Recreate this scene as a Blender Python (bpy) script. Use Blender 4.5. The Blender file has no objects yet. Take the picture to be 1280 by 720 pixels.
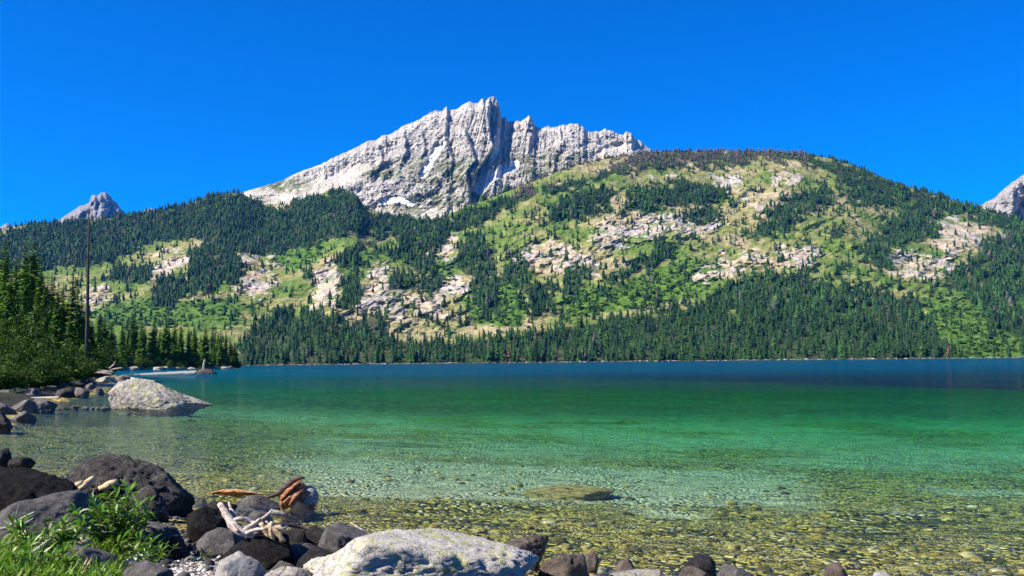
import bpy, math, random
import numpy as np
from mathutils import Matrix, Vector

C = bpy.context.scene.collection
SC = bpy.context.scene
PI = math.pi
RNG = np.random.default_rng(7)

# ------------------------------------------------------------------ camera, sky, sun, exposure
CAM_H = 1.8
FOC = 1229.0                                   # focal length in pixels of a 1280 wide frame
PITCH, ROLL = math.radians(4.28), math.radians(-0.58)
CAM_R = Matrix.Rotation(PI / 2 + PITCH, 3, 'X') @ Matrix.Rotation(ROLL, 3, 'Z')
cd = bpy.data.cameras.new('camera')
cd.sensor_width = 36.0
cd.lens = 36.0 * FOC / 1280.0
cd.clip_start, cd.clip_end = 0.05, 30000.0
cam = bpy.data.objects.new('camera', cd)
cam.matrix_world = Matrix.Translation((0, 0, CAM_H)) @ CAM_R.to_4x4()
C.objects.link(cam)
SC.camera = cam

SUN_TO = Vector((-0.77, -0.29, 0.72)).normalized()      # direction towards the sun
SUN_EL = math.asin(SUN_TO.z)
SUN_AZ = math.atan2(SUN_TO.x, SUN_TO.y)                  # clockwise from +Y
world = bpy.data.worlds.new('World')
SC.world = world
world.use_nodes = True
wn = world.node_tree
bg = wn.nodes['Background']
sky = wn.nodes.new('ShaderNodeTexSky')
sky.sky_type = 'NISHITA'
sky.sun_disc = False
sky.sun_elevation = SUN_EL
sky.sun_rotation = SUN_AZ
sky.altitude = 2000.0
sky.air_density = 1.0
sky.dust_density = 0.1
sky.ozone_density = 4.0
hs = wn.nodes.new('ShaderNodeHueSaturation')
hs.inputs['Hue'].default_value = 0.518
hs.inputs['Saturation'].default_value = 2.15
wn.links.new(sky.outputs[0], hs.inputs['Color'])
wn.links.new(hs.outputs[0], bg.inputs['Color'])
bg.inputs['Strength'].default_value = 0.092

sl = bpy.data.lights.new('sun', 'SUN')
sl.energy = 5.0
sl.angle = math.radians(0.53)
sl.color = (1.0, 0.92, 0.80)
sun = bpy.data.objects.new('sun', sl)
sun.rotation_euler = SUN_TO.to_track_quat('Z', 'Y').to_euler()
sun.location = (0, 0, 60)
C.objects.link(sun)

SC.view_settings.view_transform = 'Standard'
SC.view_settings.look = 'None'
SC.view_settings.exposure = 1.15
SC.view_settings.gamma = 1.0
SC.view_settings.use_curve_mapping = False
SC.render.engine = 'CYCLES'
SC.cycles.use_denoising = True
SC.cycles.max_bounces = 8
SC.cycles.diffuse_bounces = 3
SC.cycles.glossy_bounces = 3
SC.cycles.transparent_max_bounces = 16
SC.cycles.transmission_bounces = 4
SC.cycles.caustics_reflective = False
SC.cycles.caustics_refractive = False
SC.cycles.sample_clamp_indirect = 4.0

# ------------------------------------------------------------------ numpy helpers
RM = np.array(CAM_R)

def rays(px, py):
    """world directions through photograph pixels, scaled to a forward distance y = 1"""
    px, py = np.broadcast_arrays(np.asarray(px, float), np.asarray(py, float))
    d = np.stack([(px - 640) / FOC, -(py - 360) / FOC, -np.ones_like(px)], -1) @ RM.T
    return d / d[..., 1:2]

def at(px, py, Y):
    p = rays(px, py) * np.asarray(Y, float)[..., None]
    p[..., 2] += CAM_H
    return p

def project(P):
    q = (np.asarray(P, float) - np.array([0, 0, CAM_H])) @ RM
    w = np.maximum(-q[..., 2], 1e-3)
    return 640 + FOC * q[..., 0] / w, 360 - FOC * q[..., 1] / w

def water_at(px, py):
    r = rays(px, py)
    Y = -CAM_H / r[..., 2]
    return r[..., 0] * Y, Y

def _h(ix, iy, iz, s):
    n = (ix * 374761393 + iy * 668265263 + iz * 2147483647 * 3 + s * 974711) & 0xFFFFFFFF
    n = ((n ^ (n >> 13)) * 1274126177) & 0xFFFFFFFF
    n = ((n ^ (n >> 16)) * 2246822519) & 0xFFFFFFFF
    return n ^ (n >> 15)

def pnoise(P, seed=0):
    P = np.asarray(P, float)
    I = np.floor(P).astype(np.int64)
    F = P - I
    U = F * F * F * (F * (F * 6 - 15) + 10)
    out = 0.0
    for dx in (0, 1):
        wx = U[..., 0] if dx else 1 - U[..., 0]
        for dy in (0, 1):
            wy = U[..., 1] if dy else 1 - U[..., 1]
            for dz in (0, 1):
                wz = U[..., 2] if dz else 1 - U[..., 2]
                h = _h(I[..., 0] + dx, I[..., 1] + dy, I[..., 2] + dz, seed)
                gx = (h & 1023) / 511.5 - 1
                gy = ((h >> 10) & 1023) / 511.5 - 1
                gz = ((h >> 20) & 1023) / 511.5 - 1
                out = out + wx * wy * wz * (gx * (F[..., 0] - dx) + gy * (F[..., 1] - dy) + gz * (F[..., 2] - dz))
    return out * 1.25

def fbm(P, octv=4, seed=0, gain=0.5, ridged=False):
    P = np.asarray(P, float)
    a, t, o = 1.0, 0.0, 0.0
    for i in range(octv):
        n = pnoise(P * (2.03 ** i) + i * 17.3, seed + i * 13)
        if ridged:
            n = 1 - 2.2 * np.abs(n)
        o = o + a * n
        t += a
        a *= gain
    return o / t

def p3(x, y, z=0.0):
    x, y, z = np.broadcast_arrays(np.asarray(x, float), np.asarray(y, float), np.asarray(z, float))
    return np.stack([x, y, z], -1)

def sstep(a, b, x):
    t = np.clip((x - a) / (b - a), 0, 1)
    return t * t * (3 - 2 * t)

def curve(pts):
    pts = np.array(pts, float)
    return lambda x: np.interp(x, pts[:, 0], pts[:, 1])

def in_poly(poly, x, y):
    poly = np.asarray(poly, float)
    r = np.zeros(np.shape(x), bool)
    n = len(poly)
    for i in range(n):
        x0, y0 = poly[i]
        x1, y1 = poly[(i + 1) % n]
        if y0 == y1:
            continue
        c = (y0 > y) != (y1 > y)
        r ^= c & (x < (x1 - x0) * (y - y0) / (y1 - y0) + x0)
    return r

def seg_dist(poly, x, y, closed=True):
    poly = np.asarray(poly, float)
    d = np.full(np.shape(x), 1e18)
    for i in range(len(poly) - (0 if closed else 1)):
        a, b = poly[i], poly[(i + 1) % len(poly)]
        ab = b - a
        t = np.clip(((x - a[0]) * ab[0] + (y - a[1]) * ab[1]) / max(ab @ ab, 1e-9), 0, 1)
        d = np.minimum(d, (x - a[0] - t * ab[0]) ** 2 + (y - a[1] - t * ab[1]) ** 2)
    return np.sqrt(d)

# ------------------------------------------------------------------ object helpers
def tag(o, label=None, cat=None, group=None, kind=None):
    if label: o['label'] = label
    if cat: o['category'] = cat
    if group: o['group'] = group
    if kind: o['kind'] = kind
    return o

def mesh(name, V, F, mats=(), attrs=None, smooth=True, mat_idx=None):
    """V (n,3), F (m,3|4) array or list of such arrays"""
    Fs = F if isinstance(F, list) else [F]
    Fs = [np.asarray(f, np.int32) for f in Fs if len(f)]
    me = bpy.data.meshes.new(name)
    me.vertices.add(len(V))
    me.vertices.foreach_set('co', np.asarray(V, np.float32).ravel())
    flat = np.concatenate([f.ravel() for f in Fs])
    tot = np.concatenate([np.full(len(f), f.shape[1], np.int32) for f in Fs])
    st = np.concatenate([[0], np.cumsum(tot)[:-1]]).astype(np.int32)
    me.loops.add(len(flat))
    me.loops.foreach_set('vertex_index', flat)
    me.polygons.add(len(tot))
    me.polygons.foreach_set('loop_start', st)
    me.polygons.foreach_set('loop_total', tot)
    me.polygons.foreach_set('use_smooth', np.full(len(tot), smooth, bool))
    if mat_idx is not None:
        me.polygons.foreach_set('material_index', np.asarray(mat_idx, np.int32))
    for k, v in (attrs or {}).items():
        v = np.asarray(v, np.float32)
        if v.ndim == 2:
            a = me.attributes.new(k, 'FLOAT_VECTOR', 'POINT')
            a.data.foreach_set('vector', v.ravel())
        else:
            a = me.attributes.new(k, 'FLOAT', 'POINT')
            a.data.foreach_set('value', v)
    for m in mats:
        me.materials.append(m)
    me.update(calc_edges=True)
    me.validate()
    return me

def obj(name, me, parent=None, loc=(0, 0, 0), rotz=0.0):
    o = bpy.data.objects.new(name, me)
    C.objects.link(o)
    o.location = loc
    o.rotation_euler = (0, 0, rotz)
    if parent: o.parent = parent
    return o

def grid_faces(nr, nc):
    i = np.arange(nr - 1)[:, None] * nc + np.arange(nc - 1)[None]
    return np.stack([i, i + 1, i + nc + 1, i + nc], -1).reshape(-1, 4)

# ------------------------------------------------------------------ material helpers
class NT:
    def __init__(s, name):
        s.m = bpy.data.materials.new(name)
        s.m.use_nodes = True
        s.t = s.m.node_tree
        s.t.nodes.clear()
        s.out = s.n('ShaderNodeOutputMaterial')
    def n(s, typ, **kw):
        nd = s.t.nodes.new(typ)
        for k, v in kw.items():
            setattr(nd, k, v)
        return nd
    def put(s, sock, v):
        if v is None: return
        if isinstance(v, bpy.types.NodeSocket): s.t.links.new(v, sock)
        elif isinstance(v, (tuple, list)) and len(v) == 3 and sock.type == 'RGBA': sock.default_value = (*v, 1)
        else: sock.default_value = v
    def attr(s, name, out='Fac'):
        nd = s.n('ShaderNodeAttribute', attribute_name=name)
        return nd.outputs[out]
    def pos(s):
        return s.n('ShaderNodeNewGeometry').outputs['Position']
    def objco(s):
        return s.n('ShaderNodeTexCoord').outputs['Object']
    def mapping(s, v, scale=(1, 1, 1), loc=(0, 0, 0), rot=(0, 0, 0)):
        nd = s.n('ShaderNodeMapping')
        s.put(nd.inputs['Vector'], v)
        nd.inputs['Scale'].default_value = scale
        nd.inputs['Location'].default_value = loc
        nd.inputs['Rotation'].default_value = rot
        return nd.outputs[0]
    def noise(s, v, scale, detail=4, rough=0.55, dist=0.0, out=0):
        nd = s.n('ShaderNodeTexNoise')
        s.put(nd.inputs['Vector'], v)
        nd.inputs['Scale'].default_value = scale
        nd.inputs['Detail'].default_value = detail
        nd.inputs['Roughness'].default_value = rough
        nd.inputs['Distortion'].default_value = dist
        return nd.outputs[out]
    def voro(s, v, scale, feature='F1', out='Distance', rnd=1.0):
        nd = s.n('ShaderNodeTexVoronoi', feature=feature)
        s.put(nd.inputs['Vector'], v)
        nd.inputs['Scale'].default_value = scale
        nd.inputs['Randomness'].default_value = rnd
        return nd.outputs[out]
    def ramp(s, fac, stops, interp='LINEAR'):
        nd = s.n('ShaderNodeValToRGB')
        nd.color_ramp.interpolation = interp
        el = nd.color_ramp.elements
        while len(el) < len(stops): el.new(0.5)
        for e, (p, c) in zip(el, stops):
            e.position = p
            e.color = (*c, 1) if isinstance(c, (tuple, list)) else (c, c, c, 1)
        s.put(nd.inputs[0], fac)
        return nd.outputs[0]
    def math(s, op, a, b=None, clamp=False):
        nd = s.n('ShaderNodeMath', operation=op, use_clamp=clamp)
        s.put(nd.inputs[0], a)
        if b is not None: s.put(nd.inputs[1], b)
        return nd.outputs[0]
    def mix(s, f, a, b, mode='MIX'):
        nd = s.n('ShaderNodeMix', data_type='RGBA', blend_type=mode)
        s.put(nd.inputs['Factor'], f)
        s.put(nd.inputs[6], a)
        s.put(nd.inputs[7], b)
        return nd.outputs[2]
    def bump(s, h, strength=0.5, dist=0.1, normal=None):
        nd = s.n('ShaderNodeBump')
        s.put(nd.inputs['Height'], h)
        nd.inputs['Strength'].default_value = strength
        nd.inputs['Distance'].default_value = dist
        s.put(nd.inputs['Normal'], normal)
        return nd.outputs[0]
    def bsdf(s, color, rough=0.9, normal=None, spec=0.3, **kw):
        b = s.n('ShaderNodeBsdfPrincipled')
        s.put(b.inputs['Base Color'], color)
        s.put(b.inputs['Roughness'], rough)
        s.put(b.inputs['Specular IOR Level'], spec)
        s.put(b.inputs['Normal'], normal)
        for k, v in kw.items():
            s.put(b.inputs[k], v)
        s.t.links.new(b.outputs[0], s.out.inputs['Surface'])
        return b

# ------------------------------------------------------------------ shorelines and ground height
def wl(pts):
    a = np.array(pts, float)
    x, y = water_at(a[:, 0], a[:, 1])
    return [tuple(q) for q in np.stack([x, y], -1)]

def pd(pts):
    return [((p - 640) / FOC * Y, Y) for p, Y in pts]

NEAR = wl([(-260, 556), (-90, 568), (0, 590), (100, 612), (190, 640), (262, 655), (340, 672), (420, 692), (540, 716), (700, 724), (960, 732), (1330, 765), (1800, 880)])
LEFT = pd([(-190, 22), (-60, 26), (0, 31), (62, 46), (132, 72), (150, 108), (146, 165), (132, 230), (126, 290), (150, 340), (205, 372), (255, 400), (298, 452), (301, 490), (285, 560), (240, 700), (150, 850), (-300, 1000)])
LAND = [(-1500, 1000), (-1500, -60), (60, -60), (30, -5)] + NEAR[::-1] + LEFT
LAND = np.array(LAND)

def shore_sd(x, y):
    d = seg_dist(LAND, x, y)
    return np.where(in_poly(LAND, x, y), d, -d)

def ground_z(x, y):
    x, y = np.asarray(x, float), np.asarray(y, float)
    r = np.hypot(x, y)
    d = shore_sd(x, y) + (fbm(p3(x * 0.5, y * 0.5), 3, 3) * np.clip(r * 0.05, 0.5, 3.0))
    land = 0.13 * np.minimum(d, 6.0) + 0.05 * np.clip(d - 6, 0, 60)
    land = land + sstep(0, 2, d) * 0.05 * fbm(p3(x * 1.5, y * 1.5), 3, 9)
    e = -d
    bed = -(0.10 + 0.045 * np.minimum(e, 18) + 0.020 * np.clip(e - 18, 0, 100) + 0.045 * np.clip(e - 118, 0, 320))
    bed = bed + 0.05 * fbm(p3(x * 0.6, y * 0.6), 3, 5) * np.clip(e, 0, 1.5)
    return np.where(d > 0, land, np.minimum(bed, 0.0) * sstep(0, 0.8, e) )

def hit(px, py):
    r = rays(px, py)
    Ys = np.geomspace(2.5, 600, 1500)
    P = r[None] * Ys[:, None]
    g = ground_z(P[:, 0], P[:, 1])
    below = (P[:, 2] + CAM_H) < np.maximum(g, -0.25)
    k = int(np.argmax(below)) if below.any() else len(Ys) - 1
    return float(P[k, 0]), float(Ys[k]), float(max(g[k], -0.25))

# ------------------------------------------------------------------ terrain: ground sheet and water
def build_ground():
    th = np.radians(np.concatenate([np.linspace(-80, -31, 60), np.linspace(-30.6, 30.6, 640), np.linspace(31, 80, 50)]))
    rr = np.concatenate([np.geomspace(1.5, 4.5, 40), np.geomspace(4.6, 140, 460), np.geomspace(143, 9000, 110)])
    x = rr[:, None] * np.sin(th)[None]
    y = rr[:, None] * np.cos(th)[None]
    z = ground_z(x, y)
    V = np.stack([x, y, z], -1)
    px, py = project(np.stack([x, y, np.zeros_like(x)], -1))
    wob = fbm(p3(x * 0.16, y * 0.16), 3, 21)
    pyw = py + 26 * wob
    sand = 0.85 * sstep(616, 590, pyw) * sstep(535, 560, pyw) * sstep(120, 420, px + 60 * wob) * sstep(1130, 900, px + 60 * wob)
    sand = np.maximum(sand, 0.6 * sstep(565, 535, pyw) * sstep(-0.5, 0.2, wob) * sstep(80, 330, px))
    sand = np.maximum(sand, 0.6 * sstep(0.15, 0.4, fbm(p3(x * 0.3, y * 0.3, 5), 2, 4)) * (y > 12))
    sand = np.where(z > -0.03, 0, sand)
    sand = sand * np.where(y < 40, sstep(230, 470, px + 60 * wob), 1)
    d = shore_sd(x, y)
    soil = sstep(0.0, 1.2, d)
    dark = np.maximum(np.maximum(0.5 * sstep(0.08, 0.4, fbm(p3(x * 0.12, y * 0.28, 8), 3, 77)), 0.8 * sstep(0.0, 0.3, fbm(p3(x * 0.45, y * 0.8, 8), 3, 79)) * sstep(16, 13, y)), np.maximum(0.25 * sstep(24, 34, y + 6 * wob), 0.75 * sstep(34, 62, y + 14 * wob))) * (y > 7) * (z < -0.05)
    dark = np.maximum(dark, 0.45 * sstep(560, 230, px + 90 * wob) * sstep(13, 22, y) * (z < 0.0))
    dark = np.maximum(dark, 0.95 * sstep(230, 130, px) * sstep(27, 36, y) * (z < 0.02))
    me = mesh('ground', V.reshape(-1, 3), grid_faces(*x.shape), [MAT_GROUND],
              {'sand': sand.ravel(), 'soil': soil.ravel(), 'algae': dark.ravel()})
    return tag(obj('ground', me), kind='structure')

def mat_ground():
    t = NT('lake_bed_and_bank')
    P = t.pos()
    W = t.mix(0.06, P, t.noise(P, 3.0, 2, out=1), 'ADD')
    c1 = t.voro(W, 8.0, 'F1', 'Color')
    d1 = t.voro(W, 8.0, 'DISTANCE_TO_EDGE', 'Distance')
    c2 = t.voro(W, 20.0, 'F1', 'Color')
    d2 = t.voro(W, 20.0, 'DISTANCE_TO_EDGE', 'Distance')
    sel = t.ramp(t.noise(P, 0.8, 3), [(0.45, 0.0), (0.55, 1.0)])
    cc = t.mix(sel, c1, c2)
    g = t.n('ShaderNodeSeparateColor')
    t.put(g.inputs[0], cc)
    stone = t.ramp(g.outputs[0], [(0.0, (0.035, 0.026, 0.010)), (0.2, (0.12, 0.09, 0.024)), (0.42, (0.50, 0.38, 0.075)), (0.6, (0.44, 0.38, 0.10)), (0.76, (0.62, 0.45, 0.11)), (0.9, (0.54, 0.46, 0.24)), (1.0, (0.62, 0.55, 0.37))])
    edge = t.ramp(t.mix(sel, t.math('MULTIPLY', d1, 5.0), t.math('MULTIPLY', d2, 9.0)), [(0.02, 0.2), (0.30, 1.0)])
    stone = t.mix(1.0, stone, edge, 'MULTIPLY')
    sandc = t.ramp(t.noise(P, 6.0, 5), [(0.3, (0.44, 0.41, 0.26)), (0.7, (0.64, 0.60, 0.43))])
    sf = t.math('ADD', t.attr('sand'), t.math('MULTIPLY', t.math('SUBTRACT', t.noise(P, 1.7, 4), 0.5), 0.9), True)
    sf = t.ramp(sf, [(0.25, 0.0), (0.7, 1.0)])
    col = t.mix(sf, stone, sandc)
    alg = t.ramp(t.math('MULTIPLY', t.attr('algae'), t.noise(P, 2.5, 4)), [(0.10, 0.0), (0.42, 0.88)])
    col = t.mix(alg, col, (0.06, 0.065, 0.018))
    soilc = t.ramp(t.noise(P, 9.0, 6), [(0.3, (0.016, 0.013, 0.009)), (0.6, (0.045, 0.036, 0.024)), (0.8, (0.10, 0.085, 0.06))])
    soilc = t.mix(t.ramp(t.noise(P, 1.3, 3), [(0.45, 0.0), (0.6, 0.6)]), soilc, (0.03, 0.05, 0.01))
    col = t.mix(t.attr('soil'), col, soilc)
    h = t.math('ADD', t.mix(sel, t.math('MULTIPLY', d1, 3.0), d2), t.math('MULTIPLY', t.noise(P, 30, 3), 0.15))
    t.bsdf(col, 0.8, t.bump(h, 0.8, 0.15), 0.25)
    return t.m

def mat_water():
    t = NT('lake_water')
    P = t.pos()
    w1 = t.noise(t.mapping(P, (1.3, 3.8, 1.0), rot=(0, 0, 0.12)), 1.0, 4, 0.6, 0.5)
    w2 = t.noise(t.mapping(P, (0.22, 0.6, 1.0), rot=(0, 0, -0.1)), 1.0, 2, 0.5)
    w3 = t.noise(t.mapping(P, (6.0, 12.0, 1.0), rot=(0, 0, 0.3)), 1.0, 2, 0.5)
    gust = t.ramp(t.noise(t.mapping(P, (0.012, 0.03, 1)), 1.0, 3), [(0.35, 0.55), (0.65, 1.2)])
    h = t.math('ADD', t.math('MULTIPLY', w1, 0.19), t.math('MULTIPLY', w2, 0.20))
    h = t.math('ADD', h, t.math('MULTIPLY', w3, 0.034))
    h = t.math('MULTIPLY', h, gust)
    sx = t.n('ShaderNodeSeparateXYZ'); t.put(sx.inputs[0], P)
    wob = t.math('ADD', sx.outputs[1], t.math('MULTIPLY', t.noise(t.mapping(P, (0.02, 0.05, 1)), 1.0, 3), 26.0))
    wind = t.n('ShaderNodeMapRange'); wind.clamp = True
    t.put(wind.inputs[0], wob)
    for i_, v_ in enumerate((105.0, 200.0, 1.0, 2.4)): wind.inputs[1 + i_].default_value = v_
    h = t.math('MULTIPLY', h, wind.outputs[0])
    nrm = t.bump(h, 1.0, 1.0)
    fr = t.n('ShaderNodeFresnel')
    fr.inputs['IOR'].default_value = 1.19
    t.put(fr.inputs['Normal'], nrm)
    gl = t.n('ShaderNodeBsdfGlossy')
    gl.inputs['Roughness'].default_value = 0.04
    t.put(gl.inputs['Normal'], nrm)
    tr = t.n('ShaderNodeBsdfTransparent')
    tr.inputs['Color'].default_value = (0.97, 1.0, 0.99, 1)
    mx = t.n('ShaderNodeMixShader')
    t.put(mx.inputs[0], fr.outputs[0])
    df = t.n('ShaderNodeBsdfDiffuse')                 # light scattered back by the water itself
    df.inputs['Color'].default_value = (0.0, 0.21, 0.42, 1)
    wd = t.n('ShaderNodeMapRange'); wd.clamp = True
    t.put(wd.inputs[0], wob)
    for i_, v_ in enumerate((62.0, 190.0, 0.0, 0.22)): wd.inputs[1 + i_].default_value = v_
    body = t.n('ShaderNodeMixShader')
    t.put(body.inputs[0], wd.outputs[0]); t.put(body.inputs[1], tr.outputs[0]); t.put(body.inputs[2], df.outputs[0])
    t.put(mx.inputs[1], body.outputs[0])
    t.put(mx.inputs[2], gl.outputs[0])
    t.put(t.out.inputs['Surface'], mx.outputs[0])
    ab = t.n('ShaderNodeVolumeAbsorption')
    ab.inputs['Color'].default_value = (0.16, 0.945, 0.69, 1)
    ab.inputs['Density'].default_value = 0.15
    t.put(t.out.inputs['Volume'], ab.outputs[0])
    return t.m

def build_water():
    V = [(sx, sy, z) for z in (-60, 0) for sy in (-40, 7000) for sx in (-5000, 5000)]
    F = [(0, 2, 3, 1), (4, 5, 7, 6), (0, 1, 5, 4), (1, 3, 7, 5), (3, 2, 6, 7), (2, 0, 4, 6)]
    me = mesh('water', np.array(V), np.array(F), [mat_water()], smooth=False)
    return tag(obj('water', me), kind='structure')

MAT_GROUND = mat_ground()
build_ground()
build_water()

# ------------------------------------------------------------------ mountains
# Every slope is a sheet between a foot line and a skyline; its relief pushes it nearer or farther, and a back slope closes it.
def slope_sheet(name, pxs, ridge, foot, y_foot, y_ridge, n, relief, mat, shape=1.0, attr_fn=None, foot_drop=0.0, jag=None, back=0.45):
    pxs = np.asarray(pxs, float)
    s = np.linspace(0, 1, n)
    PX = np.broadcast_to(pxs[None], (n, len(pxs)))
    rg = ridge(pxs)
    if jag is not None: rg = rg + jag(pxs)
    ft = foot(pxs)
    PY = ft[None] + (rg - ft)[None] * s[:, None]
    yf = y_foot(pxs) if callable(y_foot) else np.full(len(pxs), float(y_foot))
    yr = y_ridge(pxs) if callable(y_ridge) else np.full(len(pxs), float(y_ridge))
    Y = yf[None] + (yr - yf)[None] * (s[:, None] ** shape)
    R, extra = relief(PX, PY, s[:, None] * np.ones_like(PX), Y)
    Y = Y - R
    P = at(PX, PY, Y)
    rows = [P]
    if foot_drop:
        f = P[0].copy(); f[:, 2] -= foot_drop
        rows.insert(0, f[None])
    zs = P[-1]
    for k in (1, 2, 3):
        b = zs.copy()
        b[:, 1] += 180 * k * (yr / 3000)
        b[:, 0] *= b[:, 1] / zs[:, 1]
        b[:, 2] = zs[:, 2] - (zs[:, 2] + 60) * min(1, back * k * 0.75)
        rows.append(b[None])
    A = np.concatenate(rows, 0)
    at_ = {}
    for k, v in (extra or {}).items():
        w = [v]
        if foot_drop: w.insert(0, v[:1])
        w += [v[-1:]] * 3
        at_[k] = np.concatenate(w, 0).ravel()
    me = mesh(name, A.reshape(-1, 3), grid_faces(A.shape[0], A.shape[1]), [mat], at_)
    o = tag(obj(name, me), kind='structure')
    return o, (PX, PY, P)

SHORE_Y = 1250.0
def shore_py(px):                                  # photograph row of the far waterline
    px = np.asarray(px, float)
    lo = np.full(px.shape, 400.0); hi = np.full(px.shape, 500.0)
    for _ in range(30):
        m = (lo + hi) / 2
        z = rays(px, m)[..., 2] * SHORE_Y + CAM_H
        hi = np.where(z < 0, m, hi); lo = np.where(z < 0, lo, m)
    return (lo + hi) / 2

# --- maps of what grows where on the slopes, drawn over the photograph's columns and rows
FOREST = [
 # upper left wooded shoulder
 [(-400, 290), (0, 288), (60, 279), (110, 275), (190, 265), (270, 243), (300, 238), (345, 262), (400, 240), (430, 234), (450, 245), (452, 262), (480, 266), (560, 268), (700, 222), (700, 232), (640, 262), (600, 282), (560, 300), (545, 318), (550, 342), (522, 345), (500, 312), (470, 292), (430, 297), (400, 300), (370, 312), (330, 322), (290, 318), (240, 300), (190, 305), (150, 325), (110, 335), (-400, 360)],
 [(575, 298), (600, 288), (622, 330), (626, 370), (628, 398), (605, 402), (596, 380), (584, 345), (566, 330)],
 [(680, 240), (740, 215), (810, 186), (1000, 184), (1060, 200), (1000, 206), (960, 201), (900, 210), (860, 216), (800, 214), (760, 226), (700, 244)],
 [(682, 264), (700, 246), (765, 228), (770, 255), (745, 275), (685, 277)],
 [(775, 264), (790, 236), (830, 222), (870, 224), (905, 235), (918, 250), (880, 258), (840, 262), (800, 266)],
 [(842, 272), (870, 252), (892, 260), (902, 274), (885, 282), (850, 276)],
 [(815, 298), (842, 308), (838, 326), (805, 342), (770, 355), (750, 372), (738, 362), (780, 335), (812, 318)],
 [(700, 372), (705, 330), (735, 330), (740, 345), (722, 368)],
 [(938, 302), (945, 270), (990, 248), (1005, 238), (1002, 280), (960, 300)],
 [(1000, 205), (1050, 198), (1120, 226), (1200, 253), (1290, 280), (1700, 400), (1700, 430), (1280, 300), (1200, 272), (1150, 262), (1100, 248), (1060, 242), (1040, 220)],
 [(960, 286), (975, 255), (1030, 232), (1048, 245), (1030, 262), (990, 277)],
 [(1060, 262), (1068, 236), (1112, 236), (1120, 258), (1085, 262)],
 [(1085, 302), (1108, 272), (1150, 266), (1178, 284), (1170, 300), (1130, 312), (1100, 306)],
 [(1120, 255), (1140, 252), (1180, 268), (1175, 278), (1130, 268)],
 [(1034, 297), (1038, 279), (1058, 281), (1058, 296)],
 [(1075, 312), (1085, 298), (1112, 306), (1116, 340), (1090, 342)],
 [(1165, 366), (1200, 330), (1280, 304), (1700, 330), (1700, 470), (1280, 424), (1250, 416), (1230, 390), (1192, 362)],
 [(1230, 330), (1222, 300), (1280, 285), (1290, 330)],
 [(1044, 345), (1046, 328), (1062, 326), (1064, 345)],
 [(128, 352), (140, 332), (190, 336), (192, 350), (160, 356)],
 [(188, 388), (194, 352), (226, 344), (236, 360), (220, 384)],
 [(230, 375), (236, 335), (242, 308), (266, 300), (300, 330), (306, 346), (262, 366)],
 [(418, 334), (424, 318), (446, 316), (450, 330)],
 [(424, 385), (430, 350), (444, 340), (458, 362), (450, 386)],
 [(462, 325), (468, 305), (500, 312), (520, 330), (505, 332), (480, 318)],
 [(484, 362), (490, 340), (520, 342), (526, 362), (500, 366)],
 [(388, 420), (400, 388), (424, 392), (428, 415)],
 [(430, 425), (440, 400), (470, 390), (486, 398), (480, 420)],
 [(628, 345), (632, 315), (660, 322), (668, 345), (665, 368), (645, 370)],
 [(655, 398), (662, 355), (690, 345), (702, 368), (690, 396)],
 [(536, 380), (520, 345), (545, 340), (552, 350)],
 [(376, 352), (378, 338), (386, 338), (386, 352)],
 # belt above the far shore
 [(296, 470), (298, 432), (312, 412), (330, 396), (362, 388), (402, 394), (426, 414), (470, 420), (520, 430), (600, 424), (650, 420), (700, 410), (760, 400), (830, 390), (880, 374), (905, 352), (950, 342), (1002, 346), (1040, 354), (1100, 362), (1148, 376), (1170, 405), (1178, 430), (1200, 452), (1200, 470)],
]
ROCKY = [
 [(165, 352), (205, 312), (240, 308), (238, 330), (210, 352)], [(104, 388), (112, 356), (132, 352), (140, 370), (120, 388)],
 [(285, 330), (300, 312), (345, 312), (340, 332)], [(288, 365), (300, 340), (340, 335), (352, 350), (330, 375)],
 [(385, 390), (392, 335), (425, 322), (432, 345), (425, 385)], [(440, 395), (455, 355), (470, 325), (490, 330), (500, 350), (520, 372), (500, 402), (460, 392)],
 [(520, 395), (505, 365), (545, 340), (590, 348), (592, 372), (560, 375), (560, 398)], [(540, 325), (545, 305), (575, 290), (570, 325), (560, 340)],
 [(640, 330), (640, 308), (700, 300), (722, 312), (720, 342), (690, 340)], [(745, 348), (700, 332), (700, 310), (745, 320), (752, 345)],
 [(745, 320), (735, 290), (765, 265), (788, 270), (782, 312), (762, 318)], [(780, 300), (790, 262), (880, 262), (912, 280), (880, 296), (800, 302)],
 [(862, 352), (866, 335), (900, 320), (960, 310), (962, 330), (920, 345), (905, 352)], [(890, 236), (888, 218), (930, 214), (930, 240), (905, 242)],
 [(968, 232), (960, 218), (985, 208), (1004, 220), (995, 234)], [(960, 330), (968, 308), (1010, 302), (1030, 318), (1010, 335)],
 [(1118, 345), (1102, 312), (1150, 312), (1200, 330), (1195, 345), (1150, 352)], [(1180, 330), (1165, 285), (1180, 268), (1260, 290), (1275, 310), (1240, 325), (1215, 310)],
 [(700, 200 + 30), (712, 235), (730, 238), (722, 245)], [(805, 235), (810, 222), (845, 218), (840, 230)], [(930, 262), (930, 252), (955, 250), (950, 262)],
 [(1085, 248), (1095, 238), (1118, 240), (1112, 250)], [(60, 330), (70, 312), (110, 300), (120, 312), (95, 330)],
]
SHRUB = [
 [(590, 405), (575, 375), (600, 345), (640, 350), (660, 380), (650, 410)], [(700, 400), (720, 365), (760, 360), (850, 325), (905, 330), (890, 360), (830, 380)],
 [(1150, 372), (1178, 372), (1240, 388), (1290, 425), (1290, 455), (1190, 455), (1170, 420)], [(335, 322), (380, 305), (410, 300), (400, 322), (370, 340)],
 [(545, 345), (548, 318), (562, 330), (575, 360), (560, 372)], [(100, 390), (130, 380), (300, 372), (300, 405), (140, 410)],
]

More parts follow.
